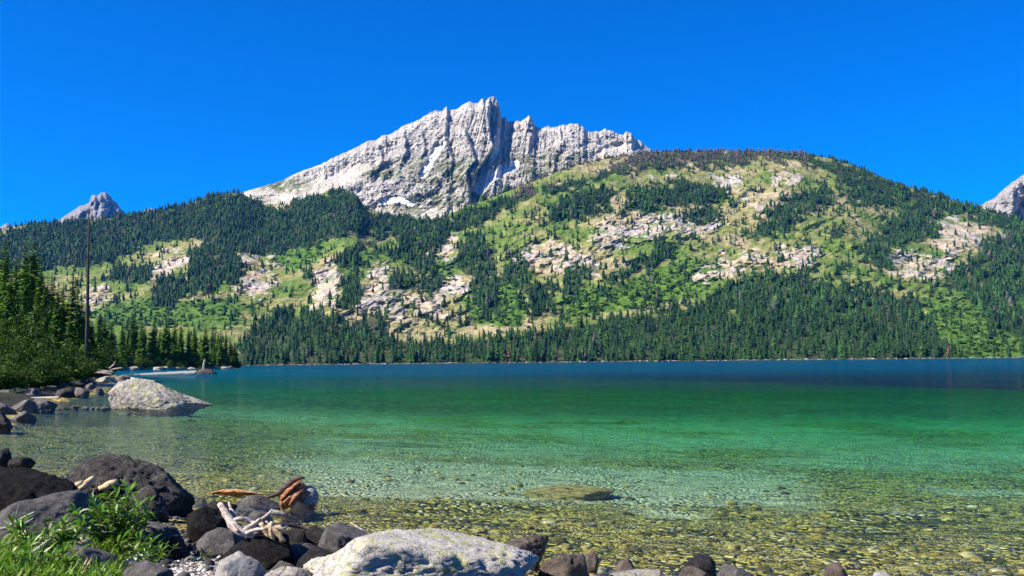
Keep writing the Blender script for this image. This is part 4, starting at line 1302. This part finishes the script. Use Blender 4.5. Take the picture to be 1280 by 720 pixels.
def far_left_rocks():
    rock(136, 266, 472, 511, M_PALE, 'large pale boulder with a long tapering right end standing in the lake', 'boulder', 0.36, 6, 0.15, 0.10, 0.10, [(-1, 0.9), (-0.92, 1.0), (-0.8, 1.2), (-0.64, 1.17), (-0.45, 1.12), (-0.17, 0.91), (0.22, 0.62), (0.53, 0.44), (0.77, 0.31), (0.95, 0.22), (1, 0.2)], water=True, seed=203, cat='boulder', freq=1.4, sink=0.3)
    L = [(20, 55, 485, 500, M_SHORE, 'rounded brownish boulder on the left shore behind the pale plank'),
         (-14, 21, 487, 502, M_SHORE, 'broad grey boulder at the left edge behind the pale plank'),
         (-16, 17, 501, 520, M_SHORE, 'dark rounded boulder at the left edge in front of the pale plank'),
         (13, 47, 499, 518, M_SHORE, 'dark grey boulder in the middle of the shore group in front of the plank'),
         (36, 69, 498, 514, M_SHORE, 'long rounded boulder at the right end of the shore group beside the plank'),
         (11, 45, 513, 527, M_SHORE, 'low dark boulder at the waterline in front of the shore group'),
         (-18, 18, 514, 538, M_BIGDARK, 'black boulder at the left edge nearest to us in the shore group')]
    for k, (a, b, t, s, m, lab) in enumerate(L):
        rock(a, b, t, s, m, lab, 'boulder', 0.9, 5, 0.45, 0.07, 0.14, seed=210 + k, water=True, cat='boulder')
    for k, (a, b, t, s) in enumerate([(72, 90, 508, 511), (90, 99, 507, 511), (103, 112, 507.5, 511), (112, 119, 509, 511), (119, 126, 508.5, 511), (125, 138, 507, 512)]):
        rock(a, b, t, s, M_SHORE if k else M_BIGDARK, 'small stone in the row between the left shore boulders and the large pale boulder', 'stone', 0.9, 4, 0.5, 0.06, 0.1, seed=230 + k, water=True, cat='stone', group='stepping stones beside the large pale boulder')
    M = [(69, 97, 484, 497), (95, 113, 484, 496), (118, 131, 484, 494), (84, 107, 476, 489), (106, 124, 478, 489), (52, 72, 482, 494), (40, 60, 477, 488), (60, 84, 474, 487), (20, 42, 476, 488), (-10, 22, 474, 488), (100, 118, 473, 482)]
    for k, (a, b, t, s) in enumerate(M):
        rock(a, b, t, s, M_BIGDARK if k % 3 == 0 else M_SHORE, 'dark rock in the shaded bank between the leafy thicket and the shore boulders', 'rock', 0.9, 4, 0.5, 0.08, 0.14, seed=240 + k, Y=float(np.interp(s, [482, 497], [84, 56])), group='rocks in the shaded bank')
    rock(120, 148, 470, 482, M_PALE, 'pale angular boulder on the spit behind the large pale boulder', 'boulder', 0.8, 5, 0.6, 0.08, 0.14, seed=260, Y=96, cat='boulder')
    rock(143, 166, 468, 481, M_SHORE, 'darker boulder on the spit touching the back of the large pale boulder', 'boulder', 0.8, 5, 0.6, 0.08, 0.14, seed=261, Y=100, cat='boulder')
    rock(122, 150, 479, 487, M_PALE, 'low pale shelf of rock at the end of the spit', 'rock', 1.0, 4, 0.4, 0.05, 0.1, seed=262, Y=80)
    for k in range(16):
        px = [152, 160, 168, 176, 188, 198, 203, 206, 215, 222, 228, 240, 262, 272, 280, 288][k]
        Y = float(np.interp(px, [150, 205, 255, 295], [338, 370, 398, 448]))
        w = RNG.uniform(3, 8)
        rock(px - w, px + w, 458.8 - RNG.uniform(0, 1.6), 462, M_PALE if k % 3 else M_SHORE, 'pale stone along the waterline under the conifer row on the left shore', 'stone', 0.9, 3, 0.5, 0.06, 0.1, seed=270 + k, Y=Y, cat='stone', group='stones under the conifer row')
far_left_rocks()

# ------------------------------------------------------------------ driftwood
def mat_wood(name, a, b, c, scale=1.0, rough=0.85):
    t = NT(name)
    P = t.objco()
    g = t.noise(t.mapping(P, (2.0, 14, 14)), 3.0 * scale, 6, 0.65, 0.6)
    col = t.ramp(g, [(0.33, a), (0.5, b), (0.68, c)])
    t.bsdf(col, rough, t.bump(g, 0.8, 0.012), 0.2)
    return t.m
M_BLEACH = mat_wood('bleached_wood', (0.13, 0.10, 0.08), (0.42, 0.35, 0.29), (0.66, 0.58, 0.51))
M_TANWOOD = mat_wood('tan_wood', (0.25, 0.16, 0.08), (0.50, 0.37, 0.22), (0.66, 0.53, 0.36))
M_ORANGE = mat_wood('orange_wood', (0.14, 0.05, 0.02), (0.46, 0.22, 0.08), (0.70, 0.48, 0.26))
M_REDWOOD = mat_wood('red_rotten_wood', (0.05, 0.018, 0.010), (0.28, 0.11, 0.05), (0.58, 0.38, 0.24))
M_GREYWOOD = mat_wood('weathered_wood', (0.13, 0.11, 0.095), (0.30, 0.27, 0.24), (0.48, 0.44, 0.40))
M_DARKWOOD = mat_wood('dark_wood', (0.02, 0.015, 0.012), (0.07, 0.052, 0.042), (0.16, 0.12, 0.10))

def branch_mesh(name, paths, mat, n=8, gn=0.12, seed=0):
    """paths: list of (points, radii) — resampled, knotted and roughened"""
    g = Geo()
    for q, (pts, rad) in enumerate(paths):
        pts = np.asarray(pts, float); rad = np.asarray(rad, float)
        d = np.concatenate([[0], np.cumsum(np.linalg.norm(np.diff(pts, axis=0), axis=1))])
        m = max(6, int(d[-1] / max(rad.mean() * 1.2, 0.01)))
        m = min(m, 60)
        u = np.linspace(0, d[-1], m)
        P = np.stack([np.interp(u, d, pts[:, k]) for k in range(3)], -1)
        ker = np.array([0.25, 0.5, 0.25])
        for _ in range(3):
            P[1:-1] = 0.25 * P[:-2] + 0.5 * P[1:-1] + 0.25 * P[2:]
        R = np.interp(u, d, rad)
        P[1:-1] += (R[1:-1, None] * 0.35) * np.stack([pnoise(p3(u[1:-1] * 6, seed + q, k), 5) for k in range(3)], -1)
        V, Q, T = tube(P, R, n)
        V = V + (np.repeat(R, n).tolist() + [R[0], R[-1]] * np.ones(1)).reshape(-1, 1) * 0 if False else V
        c = np.concatenate([np.repeat(P, n, 0), P[:1], P[-1:]])
        rr = np.concatenate([np.repeat(R, n), R[:1], R[-1:]])
        V = c + (V - c) * (1 + gn * fbm(V / (rr.mean() * 1.3) + seed, 3, 3, 0.6))[:, None]
        g.add(V, Q, T)
    return g.mesh(name, [mat])

def pp(px, py, Y):
    return at(px, py, Y).tolist()

def wood(name, label, cat, mat, paths, n=8, gn=0.2, seed=0, group=None):
    """paths: list of [(px, py, Y, radius in m), ...] at real distances"""
    base = np.array(pp(*paths[0][0][:3]))
    ps = []
    for p in paths:
        ps.append((np.array([pp(*q[:3]) for q in p]) - base, [q[3] for q in p]))
    # turn the first axis along the grain for the wood pattern
    o = obj(name, branch_mesh(name, ps, mat, n, gn, seed), loc=tuple(base))
    return tag(o, label, cat, group)

def driftwood():
    Yd = hit(318, 712)[1] + 0.30
    Yp = water_at(300, 622)[1]
    # orange plank, splintered
    rs = random.Random(4)
    spl = []
    for k in range(13):
        o = rs.uniform(-1, 1)
        x0, x1 = 256 + abs(o) * 14 + rs.uniform(0, 14), 334 - abs(o) * 18 - rs.uniform(0, 16)
        yy = 616.5 + o * 3.2
        zz = Yp + o * 0.10
        spl.append([(x0, yy + 0.5, zz, .004), (x0 * .7 + x1 * .3, yy - 1.2 + rs.uniform(-1, 1), zz, rs.uniform(.018, .032)), (x0 * .35 + x1 * .65, yy - .6 + rs.uniform(-1, 1), zz, rs.uniform(.018, .032)), (x1, yy + 1, zz, .004)])
    wood('driftwood_plank', 'splintered orange driftwood plank lying at the water edge', 'driftwood', M_ORANGE, spl, 6, 0.6, 3)
    # broken stump
    Ys = hit(370, 652)[1] + 0.35
    root = bpy.data.objects.new('broken_stump', None); C.objects.link(root)
    b = np.array(pp(372, 640, Ys)); root.location = tuple(b)
    def rel(p): return [(np.array([pp(*q[:3]) for q in p]) - b), [q[3] for q in p]]
    core = [rel([(352, 634, Ys + .10, .05), (362, 625, Ys + .12, .11), (374, 614, Ys + .14, .13), (382, 607, Ys + .15, .05)])]
    for k in range(46):
        o = (k + rs.random()) / 46 * 2 - 1
        sx, sy = 352 + 15 * (o + 1) / 2 + rs.uniform(-3, 3), 625 + 11 * (o + 1) / 2
        ex, ey = 374 + 12 * (o + 1) / 2 + rs.uniform(-4, 4), 601 + 20 * (o + 1) / 2 + rs.uniform(-3, 3)
        dy = rs.uniform(-.16, .05)
        core.append(rel([(sx, sy, Ys + dy, .012), (sx * .6 + ex * .4, sy * .6 + ey * .4 + rs.uniform(-2, 2), Ys + dy, rs.uniform(.022, .045)), (ex, ey, Ys + dy + .05, .010)]))
    obj('wood_core', branch_mesh('wood_core', core, M_REDWOOD, 6, 0.3, 7), root)
    obj('bark_shell', branch_mesh('bark_shell', [rel([(333, 622, Ys - .05, .015), (346, 618, Ys, .035), (358, 609, Ys, .045), (366, 600, Ys, .045), (374, 596.5, Ys, .03), (381, 598, Ys, .012)]), rel([(352, 620, Ys + .1, .03), (364, 611, Ys + .12, .05), (374, 602, Ys + .1, .03)])], M_DARKWOOD, 8, 0.5, 9), root)
    obj('weathered_butt', branch_mesh('weathered_butt', [rel([(377, 640, Ys + .05, .08), (384, 632, Ys + .05, .125), (389, 620, Ys + .05, .12), (387, 608, Ys + .1, .05)])], M_GREYWOOD, 11, 0.35, 10), root)
    tag(root, 'broken reddish stump with a curled bark lip propped on a black rock at the water', 'stump')
    # bleached forked root
    wood('driftwood_root', 'white bleached driftwood root with thick forked arms', 'driftwood', M_BLEACH,
         [[(275, 630, Yd, .022), (281, 641, Yd - .05, .030), (289, 652, Yd - .1, .032), (297, 662, Yd - .15, .036), (306, 668, Yd - .15, .030), (318, 671, Yd - .15, .016)],
          [(279, 640, Yd - .06, .010), (288, 654, Yd - .13, .016), (298, 665, Yd - .2, .014)],
          [(290, 651, Yd - .1, .016), (301, 648, Yd - .1, .020), (313, 651, Yd - .05, .018), (322, 657, Yd - .1, .014), (327, 666, Yd - .1, .006)],
          [(286, 627, Yd + .1, .008), (289, 637, Yd + .05, .014), (297, 648, Yd, .016)],
          [(302, 667, Yd - .15, .024), (309, 659, Yd - .14, .022), (318, 656, Yd - .12, .018), (326, 648, Yd - .1, .012)],
          [(306, 667, Yd - .15, .020), (318, 663, Yd - .2, .018), (332, 661, Yd - .2, .010)]], 11, 0.9, 12)
    G = 'bleached sticks heaped beside the driftwood root'
    L = 'short bleached stick in the heap at the right of the white driftwood root'
    S = [[(326, 653, .012), (334, 668, .016), (338, 674, .01)], [(331, 652, .012), (341, 665, .02), (350, 674, .012)], [(322, 656, .014), (330, 665, .02), (336, 676, .012)], [(336, 654, .01), (345, 664, .017), (356, 677, .01)], [(345, 656, .01), (348, 668, .015), (354, 676, .008)], [(316, 669, .02), (330, 671, .022), (346, 671, .012)], [(328, 660, .012), (342, 658, .014), (356, 662, .008)], [(325, 650, .008), (333, 645, .008), (340, 638, .006)], [(320, 662, .016), (326, 672, .02), (330, 677, .01)], [(340, 652, .01), (337, 664, .016), (342, 676, .01)], [(318, 664, .014), (338, 668, .016), (352, 666, .01)], [(334, 672, .012), (346, 664, .016), (360, 657, .008)], [(343, 661, .01), (352, 668, .014), (352, 678, .008)], [(350, 656, .010), (350, 665, .014), (346, 677, .008)]]
    for k, s in enumerate(S):
        wood('stick', L, 'stick', M_BLEACH if k % 3 else M_TANWOOD, [[(a, b_, Yd - .12 + .05 * (k % 3), r * 1.5) for a, b_, r in s]], 6, 0.3, 20 + k, G)
    wood('stick', 'pale curved stick lying across the dark rock behind the heap', 'stick', M_GREYWOOD, [[(338, 639, Yd + .3, .022), (346, 642, Yd + .3, .028), (358, 643, Yd + .3, .014)]], 6, 0.3, 33)
    wood('stick', 'long dark twisted branch pointing right from the heap of bleached sticks', 'stick', M_DARKWOOD, [[(340, 655, Yd, .012), (360, 656, Yd + .05, .018), (378, 660, Yd + .1, .012), (392, 663, Yd + .1, .006)], [(362, 656, Yd + .05, .01), (378, 655, Yd + .15, .006)]], 6, 0.3, 34)
    Yk = hit(460, 690)[1] + 0.3
    wood('stick', 'thin straight pale stick leaning on the grey boulder left of the lichened boulder', 'stick', M_GREYWOOD, [[(438, 653, Yk + .3, .010), (449, 660, Yk + .2, .014), (463, 669, Yk + .1, .010)]], 6, 0.15, 35)
    Yq = water_at(406, 643)[1]
    wood('stick', 'tiny pale stick poking out of the water right of the stump', 'stick', M_GREYWOOD, [[(403, 637, Yq, .010), (407, 641, Yq, .012), (412, 646, Yq, .010)]], 5, 0.15, 36)
    # wood on the shaded slab
    Yb = hit(92, 640)[1] + 0.2
    wood('driftwood_branch', 'pale forked branch resting on the shaded slab below the large dark rock', 'driftwood', M_TANWOOD, [[(66, 617, Yb, .035), (80, 613, Yb, .045), (96, 608, Yb, .04), (104, 604, Yb, .04)], [(99, 612, Yb - .03, .03), (108, 604, Yb, .045), (118, 597, Yb + .05, .03)]], 8, 0.2, 41)
    wood('driftwood_branch', 'short tan piece of driftwood lying right of the pale forked branch', 'driftwood', M_TANWOOD, [[(124, 611, Yb + .2, .03), (136, 606, Yb + .2, .055), (147, 602, Yb + .2, .03)]], 8, 0.3, 42)
    Yg = hit(84, 690)[1]
    wood('driftwood_log', 'weathered tan log half hidden in the grass below the saplings', 'driftwood', M_TANWOOD, [[(54, 684, Yg, .05), (72, 682, Yg, .07), (92, 681, Yg, .065), (112, 679, Yg, .03)]], 9, 0.3, 43)
    Yl = hit(20, 706)[1]
    wood('driftwood_branch', 'long grey bare branch slanting up through the grass in the lower left corner', 'driftwood', M_GREYWOOD, [[(-30, 722, Yl, .02), (0, 709, Yl, .026), (24, 701, Yl + .05, .022), (44, 689, Yl + .1, .018), (64, 674, Yl + .2, .012)]], 7, 0.2, 44)
    Yt = hit(20, 690)[1] + 0.6
    wood('driftwood_branch', 'thin grey forked twig at the left edge above the grass', 'driftwood', M_GREYWOOD, [[(-10, 662, Yt, .018), (8, 660, Yt, .016), (24, 650, Yt, .014), (44, 640, Yt, .008)], [(14, 656, Yt, .008), (13, 648, Yt, .007), (19, 640, Yt, .004)], [(20, 652, Yt, .008), (20, 644, Yt, .006), (24, 630, Yt, .003)], [(6, 661, Yt, .01), (26, 657, Yt, .01), (42, 648, Yt, .005)]], 6, 0.2, 45)

    # pale plank on the far left shore
    Yz = float(water_at(40, 502)[1])
    wood('driftwood_plank', 'long pale straight driftwood pole lying across the boulders on the left shore', 'driftwood', M_BLEACH, [[(-30, 502, Yz - .6, .10), (10, 500.5, Yz, .10), (45, 498.8, Yz, .10), (75, 497, Yz, .085)]], 8, 0.1, 51)
    # big floating log with its root mass
    YL = 190.0
    root = bpy.data.objects.new('floating_log', None); C.objects.link(root)
    b = np.array(pp(205, 467, YL)); root.location = tuple(b)
    def rl(p): return [(np.array([pp(*q[:3]) for q in p]) - b), [q[3] for q in p]]
    obj('trunk', branch_mesh('trunk', [rl([(156, 469.3, YL, .22), (185, 468.6, YL, .34), (220, 467.3, YL, .46), (247, 466.6, YL, .50)])], M_GREYWOOD, 10, 0.12, 61), root)
    obj('roots', branch_mesh('roots', [rl([(246, 468, YL, .4), (253, 466, YL, .9), (262, 466, YL, .8), (271, 468, YL, .35)]), rl([(249, 463, YL, .25), (256, 466, YL, .5), (266, 462.5, YL, .22)]), rl([(252, 466, YL, .3), (258, 463.5, YL, .3), (264, 465, YL, .3), (269, 466.5, YL, .2)]), rl([(250, 467, YL, .4), (247, 470, YL, .2)])], M_DARKWOOD, 9, 0.6, 62), root)
    obj('upright_snag', branch_mesh('upright_snag', [rl([(254.6, 466, YL, .30), (254.8, 458, YL, .24), (255.4, 451.5, YL, .20), (256.5, 449.5, YL, .12)])], M_GREYWOOD, 8, 0.2, 63), root)
    tag(root, 'long grey floating log ending in a dark root mass with an upright snag', 'log')
    YM = 92.0
    wood('driftwood_log', 'pale log on the spit pointing into the lake behind the large pale boulder', 'driftwood', M_BLEACH, [[(156, 471, YM + 12, .10), (168, 474, YM + 10, .14), (184, 476.5, YM + 8, .16), (194, 477.2, YM + 8, .10)]], 8, 0.2, 71)
    for k, (pts, lab) in enumerate([([(118, 466, .08), (128, 466.5, .14), (140, 468, .07)], 'short bleached log on the spit nearest to the bushes'), ([(122, 462.5, .06), (134, 465, .10), (142, 465.5, .05)], 'bleached branch lying over the other driftwood on the spit'), ([(136, 461, .05), (142, 457, .07), (144, 452, .03)], 'pale upright stub of driftwood standing on the spit'), ([(138, 463, .05), (147, 461, .08), (153, 460.5, .05)], 'thin bleached stick at the far end of the spit')]):
        wood('driftwood_log', lab, 'driftwood', M_BLEACH, [[(a, c - 0.5, 108.0, r * 1.2) for a, c, r in pts]], 7, 0.3, 80 + k)
    for px, a, c in ((280, 461, 456.5), (284, 458.5, 461)):
        pass
    YB = 448.0
    wood('driftwood_log', 'thin leaning pale trunk at the tip of the left shore point', 'driftwood', M_GREYWOOD, [[(277.5, 452, YB, .16), (281, 455.5, YB, .2), (286, 459, YB, .2)]], 6, 0.2, 91)
driftwood()

# ------------------------------------------------------------------ leafy saplings, grass, gravel, drowned stones
MAT_SAP = mat_leaf('sapling_leaves', [(0.0, (0.035, 0.10, 0.010)), (0.5, (0.095, 0.21, 0.014)), (0.85, (0.17, 0.28, 0.03)), (1.0, (0.34, 0.38, 0.20))], 0.38)
tG = NT('sapling_stem'); tG.bsdf((0.10, 0.09, 0.035), 0.8); MAT_STEM = tG.m

def lance_leaf(g, base, d, L, w, tint, r, droop=0.35):
    d = d / np.linalg.norm(d)
    side = np.cross(d, [0, 0, 1.0]) + 0.25 * r.normal(size=3); side /= np.linalg.norm(side)
    nrm = np.cross(side, d)
    us = np.array([0, 0.18, 0.42, 0.68, 0.88, 1.0]); ws = np.array([0.05, 0.62, 1.0, 0.78, 0.36, 0.0])
    V = []
    for u, q in zip(us, ws):
        c = base + d * L * u + np.array([0, 0, -droop * L * u * u])
        V += [c - side * w * q + nrm * w * 0.35 * q, c, c + side * w * q + nrm * w * 0.35 * q]
    Q = []
    for i in range(5):
        b = 3 * i
        Q += [(b, b + 1, b + 4, b + 3), (b + 1, b + 2, b + 5, b + 4)]
    g.add(V, Q, (), tint)

def sapling(px0, px1, top, base, Y, nst, label, seed, leafL=0.11, pale=0.1, thick=1.0):
    r = np.random.default_rng(seed)
    b = np.array(hit((px0 + px1) / 2, base)) if Y is None else None
    x, yy, z = b if b is not None else ((px0 + px1) / 2 - 640) / FOC * Y, Y, 0
    return x, yy, z

def sapling(px0, px1, top, base, nst, label, seed, leafL=0.11, pale=0.1, per=17, lean=0.0):
    r = np.random.default_rng(seed)
    pm = (px0 + px1) / 2
    x, Y, z = hit(pm, base)
    root = bpy.data.objects.new('willow_sapling', None); C.objects.link(root)
    root.location = (x, Y, z)
    H = float(at(pm, top, Y)[2]) - z
    W = (px1 - px0) / FOC * Y
    lv, st = Geo(), Geo()
    for k in range(nst):
        tx = r.uniform(-0.5, 0.5) * W * 0.85 + lean * W
        ty = r.uniform(-0.4, 0.4) * W
        th = H * r.uniform(0.45, 0.97) * (1 - 0.5 * abs(tx) / W)
        p0 = np.array([tx * 0.25 + r.normal(0, 0.05), ty * 0.25, -0.05])
        pts = np.array([p0, p0 + [tx * 0.25, ty * 0.25, th * 0.4], p0 + [tx * 0.55, ty * 0.5, th * 0.78], p0 + [tx * 0.75, ty * 0.75, th]])
        st.tube(pts, [0.008, 0.006, 0.004, 0.002], 5)
        tb = r.normal(0.45, 0.12)
        for j in range(per):
            u = 3 * (0.18 + 0.82 * (j + r.random()) / per)
            i = min(int(u), 2); f = u - i
            c = pts[i] * (1 - f) + pts[i + 1] * f
            a = j * 2.4 + r.normal(0, 0.5)
            el = 0.25 + 0.75 * (u / 3) ** 2 + r.normal(0, 0.2)
            d = np.array([math.cos(a) * math.cos(el), math.sin(a) * math.cos(el), math.sin(el)])
            tint = np.clip(tb + r.normal(0, 0.16), 0, 0.9)
            if r.random() < pale: tint = 1.0
            L = leafL * r.uniform(0.65, 1.25)
            lance_leaf(lv, c, d, L, L * 0.105, tint, r, r.uniform(0.15, 0.6))
    obj('leaves', lv.mesh('leaves', [MAT_SAP], smooth=False), root)
    obj('stems', st.mesh('stems', [MAT_STEM]), root)
    return tag(root, label, 'plant')

sapling(102, 188, 598, 688, 30, 'bushy bright green willow sapling in front of the large rough dark rock', 501, 0.15, 0.06, 18)
sapling(20, 112, 624, 694, 22, 'paler sprawling leafy sapling in front of the shaded smooth slab', 502, 0.145, 0.22, 13)
sapling(120, 200, 655, 700, 18, 'low green leafy plant at the foot of the willow sapling beside the flat slab', 503, 0.10, 0.05, 12)
sapling(0, 60, 660, 712, 14, 'low leafy plant at the left edge among the grass', 504, 0.10, 0.12, 12)
sapling(28, 100, 664, 716, 16, 'low leafy plant in the lower left corner below the weathered tan log', 507, 0.11, 0.10, 12)
sapling(150, 214, 668, 706, 12, 'narrow leaved green plant in front of the flat topped grey slab', 508, 0.10, 0.04, 12)
sapling(234, 250, 680, 704, 3, 'tiny green seedling at the left of the gravel patch edge stone', 505, 0.05, 0.0, 6)
sapling(252, 272, 680, 702, 4, 'small grassy seedling sprouting in front of the cracked grey stone', 506, 0.06, 0.0, 7)

MAT_GRASS = mat_leaf('grass_blades', [(0.0, (0.03, 0.09, 0.006)), (0.5, (0.13, 0.26, 0.012)), (0.9, (0.20, 0.30, 0.03)), (1.0, (0.38, 0.32, 0.12))], 0.45)
def grass():
    r = np.random.default_rng(77)
    area = [(-60, 735), (-60, 690), (10, 680), (60, 676), (110, 668), (150, 660), (190, 668), (226, 690), (205, 697), (195, 694), (148, 692), (150, 735)]
    N = 30000
    px = r.uniform(-60, 230, N); py = r.uniform(655, 735, N)
    k = in_poly(np.array(area, float), px, py)
    den = sstep(-0.45, 0.15, fbm(p3(px / 14, py / 9, 2), 3, 13))
    k &= r.random(N) < 0.42 * sstep(0.35, 0.9, den) + 0.06
    px, py = px[k], py[k]
    rr = rays(px, py)
    Y = np.full(len(px), 7.0)
    for _ in range(25):
        x = rr[:, 0] * Y
        g = ground_z(x, Y)
        Y = Y * 0.5 + 0.5 * (CAM_H - g) / -rr[:, 2]
    x = rr[:, 0] * Y
    z = ground_z(x, Y)
    n = len(px)
    L = r.uniform(0.05, 0.17, n) * (0.7 + 0.5 * den[k])
    a = r.uniform(0, 6.28, n); ln = r.uniform(0.3, 1.5, n)
    d = np.stack([np.cos(a) * ln, np.sin(a) * ln, np.ones(n)], -1); d /= np.linalg.norm(d, axis=1)[:, None]
    b = a + 1.57 + r.normal(0, 0.4, n)
    s = np.stack([np.cos(b), np.sin(b), 0 * b], -1) * r.uniform(0.003, 0.009, n)[:, None]
    P0 = np.stack([x, Y, z - 0.02], -1)
    droop = np.stack([np.cos(a), np.sin(a), -0.6 + 0 * a], -1)
    P1 = P0 + d * (L * 0.55)[:, None]
    P2 = P0 + d * L[:, None] + droop * (0.25 * L * ln)[:, None]
    V = np.stack([P0 - s, P0 + s, P1 + s * 0.8, P1 - s * 0.8, P2], 1).reshape(-1, 3)
    b0 = np.arange(n)[:, None] * 5
    Q = b0 + np.array([[0, 1, 2, 3]]); T = b0 + np.array([[3, 2, 4]])
    tint = np.clip(r.normal(0.48, 0.2, n), 0, 0.92); tint[r.random(n) < 0.05] = 1.0
    me = mesh('grass', V, [Q, T], [MAT_GRASS], {'tint': np.repeat(tint, 5)}, smooth=False)
    tag(obj('grass', me), 'bright green grass growing among the stones at the lower left', 'grass', kind='stuff')
grass()

tP = NT('pebbles')
tP.bsdf(tP.ramp(tP.attr('tint'), [(0, (0.10, 0.085, 0.07)), (0.4, (0.26, 0.23, 0.20)), (0.75, (0.46, 0.42, 0.38)), (1, (0.62, 0.58, 0.54))]), 0.9, None, 0.2)
tC = NT('drowned_cobbles')
cP = tC.pos()
cc = tC.ramp(tC.attr('tint'), [(0, (0.03, 0.022, 0.009)), (0.25, (0.14, 0.10, 0.024)), (0.5, (0.40, 0.28, 0.06)), (0.7, (0.34, 0.28, 0.10)), (0.88, (0.46, 0.34, 0.11)), (1, (0.54, 0.48, 0.33))])
cc = tC.mix(tC.ramp(tC.noise(cP, 14, 4), [(0.4, 0.0), (0.7, 0.5)]), cc, (0.07, 0.06, 0.02))
tC.bsdf(cc, 0.85, tC.bump(tC.noise(cP, 25, 4), 0.5, 0.02), 0.2)

def scatter_stones(name, x, y, z, S, mat, label, cat, flat=0.55, seed=0):
    r = np.random.default_rng(seed)
    temps = []
    for k in range(6):
        V, F = rock_shape(900 + k + seed, 2, 0.5, 0.03, 0.1)
        temps.append((V * np.array([1.0, 0.75, flat]), F))
    me = scatter_mesh(name, temps, np.stack([x, y, z], -1), S, r.uniform(0, 6.28, len(x)), r.random(len(x)), mat, 0.0)
    me.polygons.foreach_set('use_smooth', np.ones(len(me.polygons), bool))
    return tag(obj(name, me), label, cat, kind='stuff')

def stones():
    r = np.random.default_rng(5)
    # gravel patch
    n = 1500
    px = r.uniform(186, 300, n); py = r.uniform(690, 735, n)
    rr = rays(px, py); Y = np.full(n, 6.5)
    for _ in range(25):
        g = ground_z(rr[:, 0] * Y, Y); Y = Y * 0.5 + 0.5 * (CAM_H - g) / -rr[:, 2]
    x = rr[:, 0] * Y
    scatter_stones('gravel', x, Y, ground_z(x, Y), r.uniform(0.012, 0.035, n), tP.m, 'patch of small pale pebbles between the white stone and the grey rocks', 'gravel', 0.6, 1)
    # rubble all over the near bank, between the larger rocks
    n = 7000
    x = r.uniform(-8, 1.5, n); y = r.uniform(4.5, 18, n)
    d = shore_sd(x, y)
    k = (d > -1.2) & (d < 3.5) & (fbm(p3(x * 0.8, y * 0.8), 2, 6) > -0.35)
    x, y = x[k], y[k]
    S = 0.015 + 0.055 * r.random(len(x)) ** 2
    scatter_stones('rubble', x, y, ground_z(x, y), S, tR.m, 'dark rubble filling the gaps between the larger shore rocks', 'rubble', 0.6, 2)
    # cobbles under the water
    n = 7000
    Y = np.exp(r.uniform(math.log(7.2), math.log(24), n))
    px = r.uniform(-120, 1420, n)
    x = (px - 640) / FOC * Y
    d = shore_sd(x, Y)
    k = (d < -0.1) & (r.random(n) < 1.15 - Y / 22) & (fbm(p3(x * 0.35, Y * 0.35, 3), 3, 16) > -0.12 - 0.2 * (Y < 12))
    x, Y = x[k], Y[k]
    S = 0.02 + 0.11 * r.random(len(x)) ** 5
    z = ground_z(x, Y)
    ok = z + S * 0.5 < -0.02
    scatter_stones('cobbles', x[ok], Y[ok], z[ok], S[ok], tC.m, 'brown and ochre cobbles covering the shallow lake bed near the shore', 'cobbles', 0.36, 3)
tR = NT('bank_rubble')
tR.bsdf(tR.ramp(tR.attr('tint'), [(0, (0.012, 0.011, 0.010)), (0.6, (0.045, 0.041, 0.037)), (1, (0.16, 0.145, 0.13))]), 0.9, None, 0.25)
stones()
rock(646, 766, 607.5, 614, M_DROWNED, 'flat brown boulder lying just under the water surface in the pale sandy shallows', 'boulder', 1.0, 5, 0.4, 0.04, 0.1, Y=15.6, seed=301, cat='boulder')

# tall tree out of frame on the left whose crown shades the rocks at the water edge
conifer(-1180, -80, 9.5, 2, 'conifer on the near bank shading the rocks at the left', None, 2.2)

# ------------------------------------------------------------------ air
def haze():
    x, y0, y1, z0, z1 = 9600.0, -500.0, 9900.0, -62.0, 1900.0
    V = [(sx, sy, z) for z in (z0, z1) for sy in (y0, y1) for sx in (-x, x)]
    F = [(0, 2, 3, 1), (4, 5, 7, 6), (0, 1, 5, 4), (1, 3, 7, 5), (3, 2, 6, 7), (2, 0, 4, 6)]
    t = NT('air')
    v = t.n('ShaderNodeVolumePrincipled')
    v.inputs['Color'].default_value = (0.03, 0.32, 1.0, 1)
    v.inputs['Density'].default_value = 0.000020
    v.inputs['Anisotropy'].default_value = 0.2
    t.put(t.out.inputs['Volume'], v.outputs[0])
    tag(obj('haze', mesh('haze', np.array(V), np.array(F), [t.m], smooth=False)), 'thin blue air over the lake and the mountains', 'haze', kind='stuff')
haze()
#NEXT
